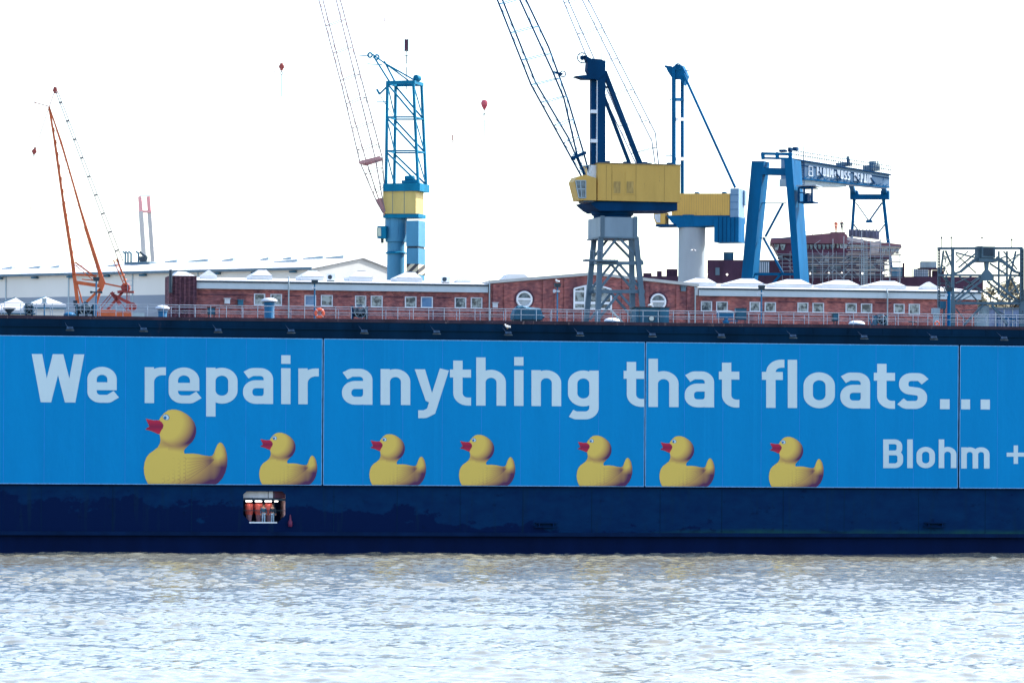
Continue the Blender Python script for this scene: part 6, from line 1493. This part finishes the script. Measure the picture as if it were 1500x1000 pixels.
m_.build('diagonal_brace', GREYT, t)
m_ = MB(C6)
for p, q in (((1382, 380), (1396, 372)), ((1382, 392), (1396, 384)), ((1380, 404), (1398, 420)), ((1400, 415), (1424, 404)), ((1406, 430), (1440, 404)), ((1412, 420), (1432, 441)), ((1455, 420), (1490, 404)), ((1466, 441), (1490, 418)), ((1425, 425), (1468, 425)), ((1402, 425), (1420, 425)), ((1476, 428), (1492, 428)), ((1400, 385), (1418, 368)), ((1468, 390), (1492, 372)), ((1470, 368), (1490, 395)), ((1410, 455), (1440, 452)), ((1455, 452), (1488, 470)), ((1400, 452), (1415, 470))): seg(p, q, 1.2, 2.5)
for y_ in (415, 433): seg((1378, y_), (1398, y_), 1.2, 2.5)
m_.build('inner_lattice', GREYT, t)
m_ = MB(C6); m_.boxpx(1434, 1461, 378, 383.5, -.4, 1.4); m_.build('box_bearer', GREYT, t)
m_ = MB(C6); m_.boxpx(1438.5, 1458, 361, 377.5, -.5, 1.6); hb = m_.build('window_box', GREYT, t)
m_ = MB(C6); m_.boxpx(1441, 1455.5, 363, 374.5, -.55, -.5); m_.build('box_window', DARK, hb)
m_ = MB(C6); m_.boxpx(1433, 1438.3, 360.5, 377, -.1, 1.2); m_.build('box_cheek', GREYT, hb)
m_ = MB(C6)
for x_, y0 in ((1379, 347), (1393.5, 347), (1438.5, 347), (1482, 350)): m_.tube(L6(x_, y0, 2), L6(x_, 363, 2), .05, n=5); m_.ball(L6(x_, y0+1, 2), .12, n=8)
m_.build('signal_mast', DARK, t)
m_ = MB(C6)
for x_ in (1374, 1376.5): seg((x_, 364), (x_, 450), .7, 1)
for k in range(20): seg((1374, 366+k*4.2), (1376.5, 368+k*4.2), .5, 1)
for x_ in (1494.6, 1499): seg((x_, 364), (x_, 440), .7, -.4)
for k in range(13): seg((1494.6, 366+k*5.8), (1499, 366+k*5.8), .9, -.4)
for k in range(16): seg((1380+(k % 4)*3, 372+k*4), (1388-(k % 3)*2, 378+k*4), .7, 3)
m_.build('ladder', GREYT, t)
m_ = MB(C6); z_ = C6.px(1450, 447)[1]; m_.box(C6.px(1443, 460)[0], C6.px(1453, 460)[0], 1, 2, zb1, z_); m_.boxpx(1431.5, 1443, 461, 490, .5, 1.6, z0=zb1); m_.build('pedestal', GREYL, t)
m_ = MB(C6)
for x_ in (1461, 1467, 1474, 1481, 1488): m_.bar(L6(x_, 462, .3), L6(x_, 480, .3), .12)
for y_ in (462, 467, 472): m_.bar(L6(1460, y_, .3), L6(1492, y_, .3), .12)
m_.build('blue_guard', BLUEV, t)
m_ = MB(C6); m_.boxpx(1368, 1377, 451, 460, -.4, .6); m_.boxpx(1369, 1376, 460.2, 490, -.2, .4, z0=zb1); m_.build('valve_box', GREYL, t)
m_ = MB(C6); m_.boxpx(1378, 1386, 441, 452, .4, 1.4); m_.tube(L6(1383, 452, .9), Vector((L6(1383, 452, .9).x, L6(1383, 452, .9).y, zb1)), .1); m_.build('junction_box', TEAL, t)
# low shed behind the tower
m = MB(BK); x0 = BK.px(1428, 440, 6)[0]; x1 = BK.px(1520, 440, 6)[0]; b0 = BK.w((x0+x1)/2, 6, GZ); tt = thing('shed', 'low bluish shed behind the grey frame tower', 'shed', b0)
m.box(x0, x1, 6, 14, GZ, BK.px(1470, 452, 6)[1]); m.build('wall', paint('shed_blue', (.10, .16, .28), .6, .3, 1), tt)
m = MB(BK); x = x0+.4
while x < x1: m.box(x, x+.12, 5.95, 6, GZ, BK.px(1470, 453, 6)[1]); x += 1.1
m.build('post', GREYL, tt); m = MB(BK); m.box(x0-.3, x1+.3, 5.7, 14.2, BK.px(1470, 452, 6)[1]+.002, BK.px(1470, 450.5, 6)[1]); m.build('roof', GREYS, tt)
# trees beyond
def tree(px, py, w_px, depth, label, seed, bare=.5):
    rng = random.Random(seed); fr = Frame(depth, 0); c_ = fr.P(px, py, 0); k = depth/F; r = w_px*k/2; base = Vector((c_.x, c_.y, 5)); H = c_.z+r*.8-5
    t = thing('tree', label, 'tree', base, 'trees behind the frame tower')
    m = MB(fr); tips = []
    m.tube(base, base+Vector((0, 0, H*.88)), .28, .12)
    for i in range(14):
        z0 = H*(.68+.2*rng.random()); a = rng.random()*6.28; s = base+Vector((0, 0, z0)); e = s+Vector((math.cos(a)*r*.8, math.sin(a)*r*.8, H*(.04+rng.random()*.09))); m.tube(s, e, .14, .06, 5)
        for j in range(4): a2 = a+rng.uniform(-1, 1); e2 = e+Vector((math.cos(a2)*r*.4, math.sin(a2)*r*.4, rng.random()*r*.6)); m.tube(s.lerp(e, .6+.1*j), e2, .04, .015, 4); tips.append(e2)
    m.build('trunk', BARK, t)
    m = MB(fr)
    for i in range(1300):
        q = rng.choice(tips)+Vector((rng.gauss(0, r*.22), rng.gauss(0, r*.22), rng.gauss(0, r*.25))); s = rng.uniform(.16, .36)
        a = Vector((rng.gauss(0, 1), rng.gauss(0, 1), rng.gauss(0, 1))).normalized(); b2 = a.orthogonal().normalized()*s; a = a*s
        m.add([q-a, q+b2, q+a*.8, q-b2], [(0, 1, 2, 3)])
    m.build('crown', LEAFY, t)
tree(1452, 432, 34, 520, 'bare brownish tree behind the left half of the grey frame tower', 1)
tree(1482, 436, 36, 530, 'bare brownish tree behind the right half of the grey frame tower', 2)
# gull in flight in front of the column
fr = Frame(380, 0); gull(fr.P(1016, 367), 'white gull in flight in front of the round grey column', math.pi+.2, True)
